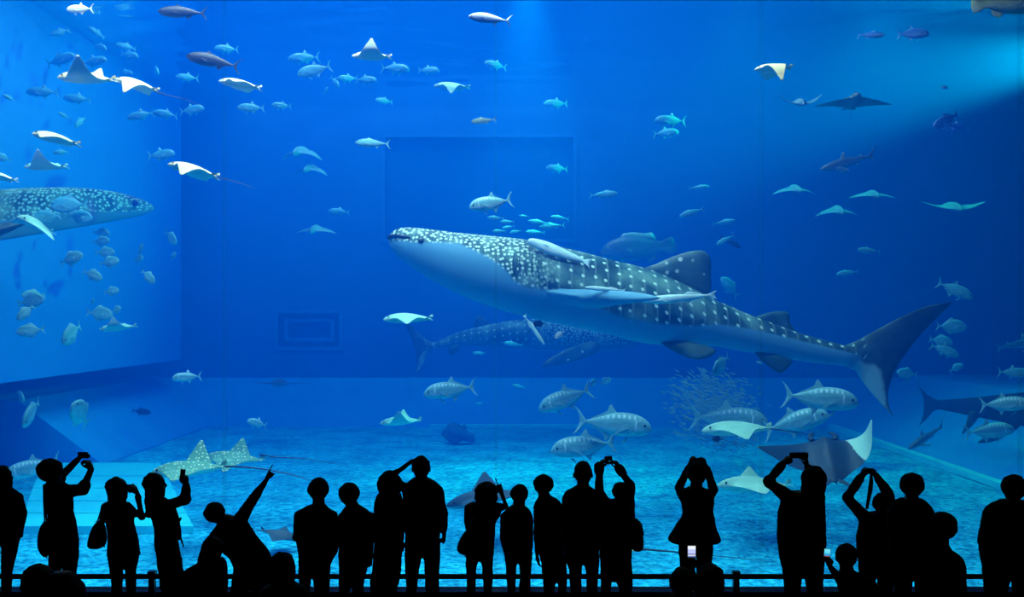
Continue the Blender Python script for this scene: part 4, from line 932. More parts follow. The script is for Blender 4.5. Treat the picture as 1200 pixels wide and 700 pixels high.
# whale sharks: one skin from mouth to tail tips
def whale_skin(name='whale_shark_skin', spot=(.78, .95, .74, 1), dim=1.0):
    m, nt, b = new_mat(name); L = nt.links.new
    uv = N(nt, 'ShaderNodeUVMap'); at = N(nt, 'ShaderNodeAttribute', attribute_name='back')
    sp = N(nt, 'ShaderNodeSeparateXYZ'); L(uv.outputs[0], sp.inputs[0])
    def vor(scale, rnd):
        v = N(nt, 'ShaderNodeTexVoronoi', voronoi_dimensions='2D', Scale=scale, Randomness=rnd); L(uv.outputs[0], v.inputs['Vector']); return v
    va, vb = vor(5.4, .22), vor(13.5, .75)
    ra = ramp(nt, [(.115, (1, 1, 1)), (.165, (0, 0, 0))]); L(va.outputs['Distance'], ra.inputs[0])
    rb = ramp(nt, [(.24, (1, 1, 1)), (.36, (0, 0, 0))]); L(vb.outputs['Distance'], rb.inputs[0])
    hd = N(nt, 'ShaderNodeMapRange'); hd.inputs[1].default_value = 1.9; hd.inputs[2].default_value = 2.7; L(sp.outputs['X'], hd.inputs[0])
    mx = N(nt, 'ShaderNodeMix', data_type='RGBA'); L(hd.outputs[0], mx.inputs[0]); L(rb.outputs[0], mx.inputs[6]); L(ra.outputs[0], mx.inputs[7])
    # pale lines between the spots
    w1 = N(nt, 'ShaderNodeMath', operation='MULTIPLY'); w1.inputs[1].default_value = 5.4 * 2 * PI; L(sp.outputs['X'], w1.inputs[0])
    s1 = N(nt, 'ShaderNodeMath', operation='SINE'); L(w1.outputs[0], s1.inputs[0]); p1 = N(nt, 'ShaderNodeMapRange'); p1.inputs[1].default_value = .8; p1.inputs[2].default_value = 1.0; p1.inputs[4].default_value = .28; L(s1.outputs[0], p1.inputs[0])
    n = N(nt, 'ShaderNodeTexNoise', Scale=2.2, Detail=5.0); L(uv.outputs[0], n.inputs['Vector'])
    base = ramp(nt, [(.32, (.006, .036, .034)), (.48, (.034, .11, .09)), (.66, (.19, .34, .25))]); L(n.outputs['Fac'], base.inputs[0])
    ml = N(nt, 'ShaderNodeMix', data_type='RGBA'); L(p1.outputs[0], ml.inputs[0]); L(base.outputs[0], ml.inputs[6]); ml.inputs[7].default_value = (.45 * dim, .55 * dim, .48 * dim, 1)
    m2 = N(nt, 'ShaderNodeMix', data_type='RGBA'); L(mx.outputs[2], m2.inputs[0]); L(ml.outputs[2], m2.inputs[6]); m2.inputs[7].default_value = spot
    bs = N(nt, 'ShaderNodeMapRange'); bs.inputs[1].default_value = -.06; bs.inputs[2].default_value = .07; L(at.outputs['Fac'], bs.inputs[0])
    m3 = N(nt, 'ShaderNodeMix', data_type='RGBA'); L(bs.outputs[0], m3.inputs[0]); m3.inputs[6].default_value = (.13 * dim, .36 * dim, .50 * dim, 1); L(m2.outputs[2], m3.inputs[7])  # white belly, its blue shade put into the colour
    ta = N(nt, 'ShaderNodeAttribute', attribute_name='tail'); pa = N(nt, 'ShaderNodeAttribute', attribute_name='pale'); tco = N(nt, 'ShaderNodeTexCoord')
    n2 = N(nt, 'ShaderNodeTexNoise', Scale=2.6, Detail=6.0); L(tco.outputs['Object'], n2.inputs['Vector'])
    tb = ramp(nt, [(.35, (.018, .05, .055)), (.62, (.06, .105, .095)), (.8, (.16, .2, .17))]); L(n2.outputs['Fac'], tb.inputs[0])
    ad = N(nt, 'ShaderNodeMath', operation='MULTIPLY'); L(n2.outputs['Fac'], ad.inputs[0]); L(pa.outputs['Fac'], ad.inputs[1]); pr = N(nt, 'ShaderNodeMapRange'); pr.inputs[1].default_value = .22; pr.inputs[2].default_value = .42; L(ad.outputs[0], pr.inputs[0])
    m4 = N(nt, 'ShaderNodeMix', data_type='RGBA'); L(pr.outputs[0], m4.inputs[0]); L(tb.outputs[0], m4.inputs[6]); m4.inputs[7].default_value = (.62, .70, .62, 1)
    m5 = N(nt, 'ShaderNodeMix', data_type='RGBA'); L(ta.outputs['Fac'], m5.inputs[0]); L(m3.outputs[2], m5.inputs[6]); L(m4.outputs[2], m5.inputs[7]); L(m5.outputs[2], b.inputs['Base Color'])
    b.inputs['Roughness'].default_value = .5; b.inputs['Specular IOR Level'].default_value = .25
    return m
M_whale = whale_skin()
M_whale2 = whale_skin('hazed_whale_shark_skin', (.42, .66, .66, 1), .6)  # haze put into the skin: fainter spots, darker lines and belly
M_wfin = noisy('whale_shark_fin_skin', [(.35, (.012, .055, .05)), (.6, (.04, .12, .095)), (.8, (.16, .30, .23))], 3.0, 5, .55)
def spot_fin(name, scale):
    m, nt, b = new_mat(name); L = nt.links.new
    tc = N(nt, 'ShaderNodeTexCoord'); v = N(nt, 'ShaderNodeTexVoronoi', Scale=scale, Randomness=.6); n = N(nt, 'ShaderNodeTexNoise', Scale=3.0, Detail=4.0)
    L(tc.outputs['Object'], v.inputs['Vector']); L(tc.outputs['Object'], n.inputs['Vector'])
    base = ramp(nt, [(.35, (.012, .05, .045)), (.65, (.07, .15, .11))]); L(n.outputs['Fac'], base.inputs[0])
    q = ramp(nt, [(.12, (1, 1, 1)), (.2, (0, 0, 0))]); L(v.outputs['Distance'], q.inputs[0])
    mx = N(nt, 'ShaderNodeMix', data_type='RGBA'); L(q.outputs[0], mx.inputs[0]); L(base.outputs[0], mx.inputs[6]); mx.inputs[7].default_value = (.75, .78, .66, 1); L(mx.outputs[2], b.inputs['Base Color'])
    b.inputs['Roughness'].default_value = .5
    return m
M_spfin = spot_fin('spotted_fin_skin', 4.6)
def whale_shark(label, d, body, tail, bound, rollang, dfun, wf=1.0, skin=None):
    """body: (px, top, bottom) stations; tail: (T, M, B, half width px)"""
    s = d / F; seg = 40
    st = []
    for i in range(len(body) - 1):
        a, b_ = body[i], body[i+1]; p0, p3 = body[max(i-1, 0)], body[min(i+2, len(body)-1)]
        for j in range(3):
            t = j / 3
            st.append([.5 * (2*a[q] + (b_[q]-p0[q])*t + (2*p0[q]-5*a[q]+4*b_[q]-p3[q])*t*t + (3*a[q]-p0[q]-3*b_[q]+p3[q])*t**3) for q in range(3)])
    st.append(list(body[-1]))
    rings = [((x, t), (x, (t + b_) / 2), (x, b_), (b_ - t) / 2 * wf) for x, t, b_ in st] + [(T, M_, B_, w) for T, M_, B_, w in tail]
    x_0 = rings[0][1][0]; sgn = 1 if rings[-1][1][0] > x_0 else -1
    def bnd(x):
        pts = bound
        if (x - pts[0][0]) * sgn <= 0: return pts[0][1]
        for p, q in zip(pts[:-1], pts[1:]):
            if (x - p[0]) * sgn >= 0 and (q[0] - x) * sgn >= 0: return p[1] + (q[1] - p[1]) * (x - p[0]) / (q[0] - p[0])
        return pts[-1][1]
    V, Fc, uv, back, tl_, pal = [], [], [], [], [], []
    rl = math.radians(rollang); nb = len(st); K_ = len(rings)
    for i, (T, M_, B_, w) in enumerate(rings):
        T = Vector((T[0], T[1])); M2 = Vector((M_[0], M_[1])); B2 = Vector((B_[0], B_[1]))
        h = max((B2.y - T.y) / 2, .5)
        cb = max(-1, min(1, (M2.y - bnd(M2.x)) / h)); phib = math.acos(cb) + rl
        for k in range(seg):
            t = 2 * PI * k / seg; c = math.cos(t); sn = math.sin(t)
            q = M2 + (T - B2) * .5 * c + ((T + B2) * .5 - M2) * c * c
            dy = -w * s * sn                      # sn > 0 is the side towards the window
            if i < nb: dy += 0
            dd = dfun(q.x); p = P(q.x, q.y, dd); p.y += dy; V.append(p)
            tt = t if t <= PI else t - 2 * PI
            phi = tt + rl
            if phi > PI: phi -= 2 * PI
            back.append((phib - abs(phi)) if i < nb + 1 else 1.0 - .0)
            tl_.append(0. if i < nb else (.4 if i == nb else 1.)); pal.append(max(0, min(1, -c * 2.2 - .1)) * (1.0 if i < K_ - 2 else .75 if i == K_ - 2 else .3) if i >= nb else 0)
            uv.append((abs(M2.x - x_0) * s, abs(phi) * max(h, 14) * s))
    K = len(rings)
    for i in range(K - 1):
        for k in range(seg):
            q = (k + 1) % seg; Fc.append((i*seg+k, i*seg+q, (i+1)*seg+q, (i+1)*seg+k))
    Fc += cap(0, seg, True) + cap((K-1)*seg, seg, False)
    root = empty('whale_shark', P(*rings[nb // 2][1], d)); tag(root, label, 'whale shark')
    me = bpy.data.meshes.new('body'); me.from_pydata([tuple(p - root.location) for p in V], [], Fc); me.update()
    ul = me.uv_layers.new(name='UVMap')
    for lp in me.loops: ul.data[lp.index].uv = uv[lp.vertex_index]
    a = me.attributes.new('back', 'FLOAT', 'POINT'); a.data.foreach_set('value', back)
    for nm_, vals in (('tail', tl_), ('pale', pal)): me.attributes.new(nm_, 'FLOAT', 'POINT').data.foreach_set('value', vals)
    bm = bmesh.new(); bm.from_mesh(me); bmesh.ops.recalc_face_normals(bm, faces=bm.faces); bm.to_mesh(me); bm.free()
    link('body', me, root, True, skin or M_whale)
    return root
def px_fin(root, name, poly, d, t, m, depth=None, yoff=0):          # fin given by its outline; depth: metres towards (-) or away from the window at each corner
    s = d / F; K = len(poly); depth = depth or [0] * K
    v = [P(x, y, d) + Vector((0, yoff + q, 0)) for (x, y), q in zip(poly, depth)]
    # subdivide the outline, then a lens-shaped plate over it
    c = sum(v, Vector()) / K
    n = Vector()
    for i in range(K): n += (v[i] - c).cross(v[(i+1) % K] - c)
    n.normalize(); vs, f = [], []
    fine = []
    for i in range(K):
        p0, p1, p2, p3 = v[i-1], v[i], v[(i+1) % K], v[(i+2) % K]
        for j in range(3):
            u = j / 3; fine.append(p1.lerp(p2, u) if name == 'x' else .5 * (2*p1 + (p2-p0)*u + (2*p0-5*p1+4*p2-p3)*u*u + (3*p1-p0-3*p2+p3)*u**3))
    R = [(1, 0), (.9, .55), (.65, .9), (.3, 1)]; Q = len(fine); vs = list(fine)
    for sd in (1, -1):
        off = len(vs)
        prev = 0
        for r, h in R[1:]:
            b0 = len(vs); vs += [c + (p - c) * r + n * t * h * sd for p in fine]
            for i in range(Q):
                j = (i + 1) % Q; q = (prev + i, prev + j, b0 + j, b0 + i); f.append(q if sd > 0 else q[::-1])
            prev = b0
        q = tuple(prev + i for i in range(Q)); f.append(q if sd > 0 else q[::-1])
    b = MB(); b.v = [p - root.location for p in vs]; b.f = f
    return b.build(name, m, root, True)

M_wbelly = noisy('pale_fin_underside', [(.3, (.10, .30, .42)), (.7, (.14, .36, .48))], 2, 3, .5)  # carries the same painted blue shade as the belly
W1b = [(455.5, 280, 285), (457.5, 275, 290), (461, 271, 295), (466, 268.3, 300), (473, 267, 306.5), (485, 267, 315), (500, 268.3, 325), (520, 271, 336), (540, 273, 346), (560, 275, 354), (580, 277, 361), (600, 279, 367), (620, 281.5, 372.5), (640, 285, 377), (660, 290, 381), (680, 295, 385), (700, 300, 389), (720, 305.5, 394), (740, 310, 399), (760, 315.5, 403), (780, 323, 404.5), (800, 332, 405), (820, 342, 405.5), (840, 352.5, 406.5), (860, 361, 410), (880, 369.5, 413.5), (900, 377, 416.5), (920, 384, 420), (940, 391, 423.5), (960, 397, 426), (980, 402, 428), (990, 405, 429)]
W1t = [((1003, 400), (1006, 416), (1002, 434), 8), ((1025, 388), (1026, 419), (1012, 449), 5.5), ((1055, 372), (1036, 422), (1022, 462), 4), ((1085, 359), (1043, 427), (1034, 475), 2.6), ((1117, 354), (1049, 434), (1048, 489), .9)]
B1 = [(456, 283), (470, 284), (490, 286), (520, 286), (540, 288), (560, 297), (575, 305), (590, 315), (600, 328), (612, 338), (640, 341), (680, 350), (700, 362), (730, 374), (770, 380), (810, 382), (835, 380), (860, 383), (888, 388.5), (937, 400), (986, 411.5), (1010, 418)]
d1 = lambda x: 15.9 + .0006 * (x - 640)
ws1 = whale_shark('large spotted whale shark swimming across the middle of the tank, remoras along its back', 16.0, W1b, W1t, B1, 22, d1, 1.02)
px_fin(ws1, 'dorsal_fin', [(752, 318), (770, 309), (795, 298.5), (815, 293.5), (828, 294.5), (834.5, 304), (835, 322), (834, 342), (822, 346), (790, 332)], 16.0, .07, M_spfin, yoff=.12)
px_fin(ws1, 'second_dorsal_fin', [(886, 374), (900, 367), (914, 365), (925.5, 367), (927, 378), (932, 389), (912, 385)], 16.0, .045, M_wfin, yoff=.05)
px_fin(ws1, 'pectoral_fin', [(622, 339), (660, 340.5), (705, 342.5), (735, 346), (753, 352), (735, 356), (712, 359), (690, 362), (655, 357)], 16.0, .05, M_wbelly, [-.55, -.75, -1.15, -1.6, -1.9, -1.55, -1.15, -.7, -.6])
px_fin(ws1, 'pectoral_fin', [(630, 350), (670, 351), (715, 357), (745, 364), (755, 370), (735, 372), (700, 372), (660, 366)], 16.0, .05, M_spfin, [.5, .75, 1.3, 1.8, 2.0, 1.7, 1.2, .6])
px_fin(ws1, 'pelvic_fin', [(772, 401), (800, 399), (831, 408), (824, 416), (808, 420), (790, 413)], 16.0, .035, M_wfin, [-.25, -.3, -.5, -.55, -.5, -.3])
px_fin(ws1, 'anal_fin', [(883, 412), (905, 415), (926, 422), (921, 431), (912, 437), (898, 428)], 16.0, .035, M_wfin, [-.05, -.08, -.1, -.1, -.1, -.05])
def on_shark(px, py): return P(px, py, 16)
def tubes(root, name, pts, d, r, m, off): 
    b = MB().tube([P(x, y, d) + Vector((0, o, 0)) - root.location for (x, y), o in zip(pts, off)], r, 8); return b.build(name, m, root, True)
def near_y(px, py):                                  # surface of the near flank
    for a, c in zip(W1b[:-1], W1b[1:]):
        if a[0] <= px <= c[0]:
            f = (px - a[0]) / (c[0] - a[0]); t, b_ = a[1] + (c[1]-a[1])*f, a[2] + (c[2]-a[2])*f; cy, h = (t+b_)/2, (b_-t)/2
            u = max(-1, min(1, (cy - py) / h)); return -h * 1.02 * 16 / F * math.sqrt(1 - u * u) + d1(px) - 16
    return 0
mp = [(457, 281), (461, 279.5), (468, 278.5), (476, 280), (484, 281.5)]
tubes(ws1, 'mouth', mp, 16, [.02, .03, .03, .025, .012], M_blackf, [near_y(*p) for p in mp])
MB().ball(P(497, 285.5, 16) + Vector((0, near_y(497, 285.5), 0)) - ws1.location, .04, 12, 8).build('eye', M_eye, ws1, True)
for i in range(5):
    gp = [(601 + i * 7, 300 + i * .5 + k * 6.5) for k in range(5)]
    gp = [(x + (k - 2) ** 2 * .4, y) for k, (x, y) in enumerate(gp)]
    tubes(ws1, 'gill_slit', gp, 16, [.006, .012, .013, .012, .006], M_wfin, [near_y(*p) for p in gp])

# a second one behind, heading the other way, and a third at the left
W2b = [(750, 397, 399), (747, 390, 404), (740, 386, 407), (725, 382, 410), (700, 377.5, 411), (675, 375, 410.5), (645, 373.5, 410), (615, 374, 409.5), (590, 377, 408), (565, 382, 406.5), (545, 387, 406), (530, 392, 407), (515, 399, 409), (506, 402, 411)]
W2t = [((500, 399), (500, 407), (502, 414), 3), ((488, 388), (493, 408), (497, 424), 2), ((477, 376), (489, 410), (491, 434), 1.2), ((468, 369), (487, 412), (484, 441), .5)]
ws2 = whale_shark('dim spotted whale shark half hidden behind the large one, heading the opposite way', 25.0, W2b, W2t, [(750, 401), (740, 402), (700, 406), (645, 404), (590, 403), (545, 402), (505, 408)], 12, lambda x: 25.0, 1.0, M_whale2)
px_fin(ws2, 'pectoral_fin', [(700, 402), (688, 399), (662, 407), (640, 418), (632, 426), (645, 426), (672, 420), (694, 412)], 25, .06, M_spfin, [-1.0, -1.0, -1.3, -1.5, -1.6, -1.5, -1.3, -1.1])
px_fin(ws2, 'dorsal_fin', [(575, 381), (566, 372), (560, 370), (556, 376), (556, 386)], 25, .06, M_spfin)
px_fin(ws2, 'pelvic_fin', [(540, 405), (532, 416), (526, 413), (528, 405)], 25, .04, M_wfin, [-.2] * 4)
MB().ball(P(736, 395, 25) + Vector((0, -.2, 0)) - ws2.location, .06, 10, 8).build('eye', M_eye, ws2)
d3 = lambda x: 11.9 + 9.1 * max(0, (x + 310) / 490) ** 1.6
W3b = [(180, 243, 245), (178, 240, 248), (171, 236, 251), (158, 231, 254.5), (140, 226, 258), (118, 222.5, 262), (95, 220.5, 266), (70, 220, 270), (40, 220.5, 275), (10, 222, 280), (-25, 224, 284), (-70, 230, 286), (-120, 240, 284), (-170, 252, 281), (-215, 263, 280), (-240, 268, 280)]
W3t = [((-252, 264), (-252, 274), (-250, 284), 4), ((-275, 246), (-265, 275), (-262, 300), 2.5), ((-310, 226), (-280, 276), (-272, 318), .8)]
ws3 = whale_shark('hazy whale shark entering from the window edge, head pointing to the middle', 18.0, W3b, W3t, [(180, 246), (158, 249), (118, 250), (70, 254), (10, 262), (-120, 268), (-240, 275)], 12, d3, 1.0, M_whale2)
px_fin(ws3, 'pectoral_fin', [(60, 266), (45, 264), (20, 275), (0, 290), (-8, 300), (8, 296), (35, 283)], 16.6, .06, M_spfin, [-.8, -.8, -1.1, -1.4, -1.5, -1.3, -1.0])
px_fin(ws3, 'dorsal_fin', [(-60, 231), (-80, 210), (-90, 208), (-95, 220), (-96, 238)], 14.7, .06, M_spfin)
MB().ball(P(164, 240, 20.5) + Vector((0, -.25, 0)) - ws3.location, .06, 10, 8).build('eye', M_eye, ws3)
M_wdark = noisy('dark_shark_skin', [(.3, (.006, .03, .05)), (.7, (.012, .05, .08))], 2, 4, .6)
W4b = [(1290, 478, 482), (1280, 470, 490), (1260, 464, 498), (1230, 460, 502), (1200, 460, 500), (1170, 463, 494), (1140, 466, 488), (1115, 468, 483), (1100, 469, 480)]
W4t = [((1094, 467), (1093, 474), (1094, 482), 3), ((1086, 462), (1088, 474), (1088, 489), 2), ((1076, 452), (1083, 475), (1077, 500), .6)]
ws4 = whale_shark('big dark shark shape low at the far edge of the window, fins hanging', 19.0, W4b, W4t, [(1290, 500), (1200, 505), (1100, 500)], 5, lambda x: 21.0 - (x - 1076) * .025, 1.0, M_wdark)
px_fin(ws4, 'pectoral_fin', [(1215, 490), (1196, 492), (1180, 506), (1168, 522), (1164, 529), (1176, 524), (1200, 508)], 18.0, .05, M_wfin, [-.7, -.7, -1.0, -1.2, -1.3, -1.2, -.9])
px_fin(ws4, 'pelvic_fin', [(1140, 482), (1128, 481), (1124, 495), (1119, 507), (1127, 501), (1136, 491)], 19.6, .04, M_wfin, [-.3] * 6)
px_fin(ws4, 'pectoral_fin', [(1222, 488), (1206, 500), (1190, 520), (1182, 529), (1196, 526), (1220, 508)], 17.7, .05, M_wfin, [.7, .8, 1.0, 1.2, 1.0, .8])

# remoras and small fish keeping close to the shark
fish('stout_remora', (619, 282), (693, 309), 15.4, 'stout white remora clinging to the back of the large whale shark behind its head', M_remora, roll=-35, name='remora')
fish('remora', (686, 337), (734, 341), 14.85, 'small pale remora lying at the root of the whale shark side fin', M_remora)
fish('remora', (752, 353), (840, 345.5), 14.9, 'long pale remora gliding past the tip of the whale shark side fin', M_remora)
fish('remora', (638, 404), (614, 369), 15.5, 'pale blue remora hanging down below the whale shark belly', M_remora)
fish('disc', (624, 380), (641, 379), 15.6, 'small black fish tight under the whale shark belly beside the hanging remora', M_blackf)
fish('disc', (650, 397), (662, 387), 15.5, 'bright white little fish under the whale shark belly', M_white)

# ---------------------------------------------------------------- rays
ray('cownose', (67, 91), (134, 95), 13.2, 'beige ray with its dark wing raised like a sail, ahead of another ray', near=66, far=50, roll=4, span=.62)
ray('cownose', (134, 93), (185, 107), 13.4, 'beige ray with drooping dark wing and long whip tail, close behind the sail-winged ray', near=-62, far=10, roll=-10, span=.75, tail=[(182, 107, 0), (195, 111, 0), (215, 116, 0), (238, 124, 0)])
ray('white', (256, 95), (305, 104), 13.4, 'white ray without visible wings beneath the second dark mackerel', near=-35, far=20, roll=-16, span=.6)
ray('cownose', (37, 157), (92, 170), 13.6, 'pale yellow ray with blue underside, topmost below the two beige rays', near=-30, far=25, roll=-12, span=.75)
ray('cownose', (196, 193), (255, 208), 13.6, 'beige ray with long thin tail trailing over the lit panel corner', near=-55, far=20, roll=-18, span=.75, tail=[(253, 207, 0), (268, 211, 0), (285, 216, 0), (303, 222, 0)])
ray('white', (412, 66), (458, 67), 13.4, 'white ray with one dark wing straight up near the water surface', near=75, far=40, roll=-12, span=.55)
ray('cownose', (884, 82), (928, 79), 13.4, 'yellowish ray with a dark wing pointing down, under the bright water', near=-88, far=15, roll=-14, span=.95)
ray('teal', (508, 101), (550, 103), 18.5, 'faint teal ray with wing hanging down in the upper middle', near=-62, far=20, roll=-8, span=.75)
ray('teal', (28, 196), (78, 196), 15.0, 'cyan ray with wing tip up above the hazy whale shark', near=50, far=45, roll=-8, span=.62)
ray('white', (-22, 203), (19, 212), 14.0, 'pale ray cut by the window edge above the hazy whale shark', near=-30, far=20, roll=-14, span=.7)
ray('teal', (40, 264), None, 15.4, 'pale winged ray drawn across the flank of the hazy whale shark', near=-22, far=-22, az=75, pitch=14, L=.75, roll=20, span=.6)
ray('teal', (449, 375), (506, 374), 14.6, 'bright mint ray above the tail of the dim whale shark', near=-42, far=15, roll=-14, span=.55)
ray('teal', (445, 497), (493, 493), 17.5, 'teal ray gliding over the gravel edge with wing raised', near=62, far=40, roll=2, span=.62)
ray('teal', (116, 387), (159, 383), 16.5, 'teal ray with dark upright wing low on the lit panel', near=66, far=40, roll=-6, span=.5)
ray('spotted', (176, 556), (264, 548), 13.2, 'large spotted eagle ray with wing up above the shawl wearer', near=-14, far=64, roll=-6, span=.72, tail=[(262, 547, 0), (285, 547.5, 0), (310, 550, 0), (340, 556, 0), (370, 565, .1), (402, 569, .2)], tail_r=.014)
ray('spotted', (236, 538), (308, 540), 15.0, 'second spotted eagle ray partly behind the large one', near=-24, far=62, roll=-4, span=.62, tail=[(304, 533, 0), (322, 536, 0), (350, 537, 0), (380, 541, 0), (415, 549, .1)], tail_r=.013)
ray('teal', (822, 506), (903, 503), 14.4, 'mint ray with pale belly under a big trevally, tail drawn toward the manta', near=-34, far=10, roll=-12, span=.55, tail=[(898, 502, 0), (912, 504, 0), (935, 507, 0), (970, 513, 0), (1008, 521, 0)])
ray('teal', (840, 570), (925, 570), 13.6, 'green ray with small upright wing low beside the bent elbow of the photographer', near=-18, far=62, roll=-8, span=.5)
ray('dark', (523, 594), (612, 578), 13.6, 'grey ray with a raised pointed wing behind the bob-haired pointing person', near=48, far=55, roll=4, span=.55)
ray('dark', (352, 634), (306, 622), 13.0, 'dark ray low on the gravel under the pointing arm, tail to the shawl', near=-10, far=20, roll=6, span=.7, tail=[(309, 623, 0), (295, 619, 0), (260, 612, 0), (208, 614, 0)])
ray('teal', (690, 636), (744, 646), 12.0, 'pale ray hidden behind the backpack with a long dark tail over the gravel', near=-8, far=12, roll=-4, span=.5, tail=[(742, 643, 0), (760, 644.5, 0), (800, 648, 0), (840, 652, 0), (912, 659, 0)], tail_r=.03)
ray('dark', (1000, 120), None, 14.5, 'wide dark ray seen edge-on, wings spread under the sunlit water', near=-7, far=-7, az=84, pitch=9, L=.62, span=.86, tail=[(998, 123, .25), (997.5, 130, .3), (997, 143, .3)])
mroot = ray('manta', (972, 541), None, 13.6, 'large dark manta ray above the camera of the long-haired photographer', near=88, far=30, az=262, pitch=26, L=1.15, span=.86, roll=4, manta=True, name='manta_ray', twist=0, pale=.46)
hz = 'hazy rays far back in the tank'
for (x, y, L_, sp, lab, nr, az) in [
    (352, 178, .85, .5, 'hazy ray like a low hill, uppermost of the two under the single silver mackerel', -24, 80), (363, 198, .7, .5, 'hazy ray like a low hill, lower of the two in the upper middle', -24, 80), (369, 269, .7, .55, 'faint flat ray alone in open water before the whale shark snout', -12, 85),
    (932, 222, .7, .6, 'faint ray under the slender grey shark, its one wing curling up', -14, 95), (982, 247, .8, .52, 'palest of the flat rays in the dim water above the whale shark tail', -16, 88), (1023, 228, .7, .62, 'faint thin ray a little above the palest flat one', -10, 90), (1117, 243, .8, .75, 'barely visible wide ray in the dark water far from the whale shark', 10, 92), (937, 121, .6, .6, 'faint ray with upcurled wings beside the wide dark ray', 22, 90)]:
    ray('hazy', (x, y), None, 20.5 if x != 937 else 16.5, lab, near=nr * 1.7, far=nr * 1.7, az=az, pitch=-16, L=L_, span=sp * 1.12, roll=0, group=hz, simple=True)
ray('dark', (328, 450), None, 24.0, 'dim dark ray shape in front of the pale foot of the back wall', near=4, far=4, az=80, pitch=3, L=.9, span=.8, group=hz, simple=True)

# ---------------------------------------------------------------- trevallies and other fish
def J(n, t, d, lab, **k): return fish('jack', n, t, d, lab, M_jack, M_jackfin, **k)
g = 'big silver trevallies'
J((550, 243), (603, 233), 14.3, 'bright trevally alone above the head of the large whale shark', yaw=12, group=g)
J((497, 461), (561, 453), 15.5, 'silver trevally below the tail of the dim whale shark', yaw=8, group=g)
J((631, 479), (697, 455), 15.8, 'silver trevally swimming down and left of the dark fish pair', yaw=10, group=g)
J((763, 501), (670, 493), 14.8, 'large trevally with bright back heading to the manta, above the gravel edge', yaw=8, group=g)
J((645, 527), (727, 519), 15.0, 'dim trevally low over the gravel beneath the large bright-backed one', yaw=8, group=g)
J((899, 494), (805, 489), 15.8, 'large trevally directly above the mint ray', yaw=8, group=g)
J((1004, 471), (914, 463), 14.8, 'large trevally under the whale shark, nearest to its tail fin', yaw=8, group=g)
J((968, 484), (893, 507), 15.2, 'trevally rising at a slant above the manta ray', yaw=14, group=g)
J((203, 443), (237, 441), 16.0, 'small trevally in front of the shaded panel foot', yaw=15, group=g)
J((293, 492), (311, 501), 17.0, 'small trevally tilted over the gravel edge near the second spotted ray', yaw=50, group=g)
J((1202, 472), (1150, 476), 15.5, 'trevally cut by the window edge above the big dark shark', yaw=25, group=g)
J((1188, 503), (1128, 508), 18.0, 'slender trevally under the body of the big dark shark', yaw=5, group=g)
J((10, 556), (70, 540), 15.0, 'pale trevally low at the window edge behind the person in dark jacket', yaw=20, group=g)
def D(n, t, d, lab, m=None, grp='deep-bodied fish of the left shoal', **k): return fish('disc', n, t, d, lab, m or M_disc, None, group=grp, **k)
def D2(n, t, d, lab, m, grp, yaw=0): return fish('jack', n, t, d, lab, m, None, group=grp, yaw=yaw, name='shoaling_fish')
# left shoal, below the hazy whale shark
for n, t, d, yaw, lab in [
    ((99, 298), (67, 309), 16, 15, 'pale-rimmed deep-bodied fish, first of the shoal under the whale shark belly'), ((121, 327), (95, 317), 16, 10, 'bright deep-bodied fish diving, just below the pale-rimmed one'), ((141, 305), (114, 310), 17, 15, 'deep-bodied fish lowest in the stacked column of four'), ((136, 296), (109, 296), 18, 15, 'deep-bodied fish second from the bottom of the stacked column'), ((130, 282), (105, 284), 19, 15, 'deep-bodied fish third from the bottom of the stacked column'), ((130, 274), (106, 272), 19.5, 15, 'deep-bodied fish topmost in the stacked column'),
    ((183, 332), (164, 316), 16, 20, 'bright deep-bodied fish diving alone near the panel corner'), ((141, 340), (119, 343), 17, 20, 'deep-bodied fish midway between the diving one and the low teal ray'), ((170, 287), (158, 299), 19, 40, 'small faint fish, upper of a pair inside the panel corner'), ((170, 302), (154, 306), 19, 40, 'small faint fish, lower of a pair inside the panel corner'), ((209, 286), (191, 270), 19, 30, 'faint slanting fish nearest to the panel corner edge'), ((208, 297), (197, 304), 20, 40, 'tiny faint fish under the slanting one at the panel corner edge'),
    ((54, 350), (16, 357), 16, 15, 'deep-bodied fish at the top of the near column by the window edge'), ((24, 375), (36, 357), 15, 40, 'fish standing nearly upright in the near column by the window edge'), ((20, 389), (53, 386), 15.5, 10, 'round fish with spread tail, lowest in the near column by the window edge'), ((83, 401), (86, 380), 17, 65, 'narrow upright fish between the near column and the low teal ray'), ((134, 369), (98, 366), 17, 10, 'dark-flanked fish just over the low teal ray'), ((144, 361), (128, 366), 17, 40, 'bright small fish touching the dark-flanked one'), ((112, 351), (104, 357), 18, 50, 'tiny bright fish at the head of the dark-flanked one'), ((28, 346), (52, 346), 17, 30, 'thin fish above the near column by the window edge')]:
    D(n, t, d, lab, yaw=yaw)
g2 = 'fish seen nearly head-on by the panel foot'
D((97, 470), (92, 502), 15, 'bright round fish seen head-on and tilted, before the shaded panel foot', grp=g2, yaw=58, roll=25); D((38, 496), (36, 470), 16, 'narrow fish seen head-on, near the window edge by the panel foot', grp=g2, yaw=62, roll=10); D((32, 470), (16, 458), 19, 'faint fish above the narrow head-on one', grp=g2, yaw=40)
fish('jack', (177, 484), (153, 481), 22, 'dim dark fish low before the bank behind the bright round fish', M_blackf, simple=True)
# over the hazy whale shark
for n, t, d, yaw, lab in [((60, 241), (104, 239), 16.2, 10, 'faint fish on the upper flank of the hazy whale shark'), ((42, 253), (72, 253), 15.6, 15, 'faint fish on the middle of the hazy whale shark flank'), ((110, 256), (76, 252), 16.4, 10, 'clearest fish against the hazy whale shark flank'), ((0, 225), (14, 236), 18, 30, 'faint fish at the window edge over the hazy whale shark'), ((-4, 182), (12, 188), 18, 30, 'faint fish at the window edge beside the cyan ray')]:
    D(n, t, d, lab, grp='fish before the hazy whale shark', yaw=yaw, m=M_faint)
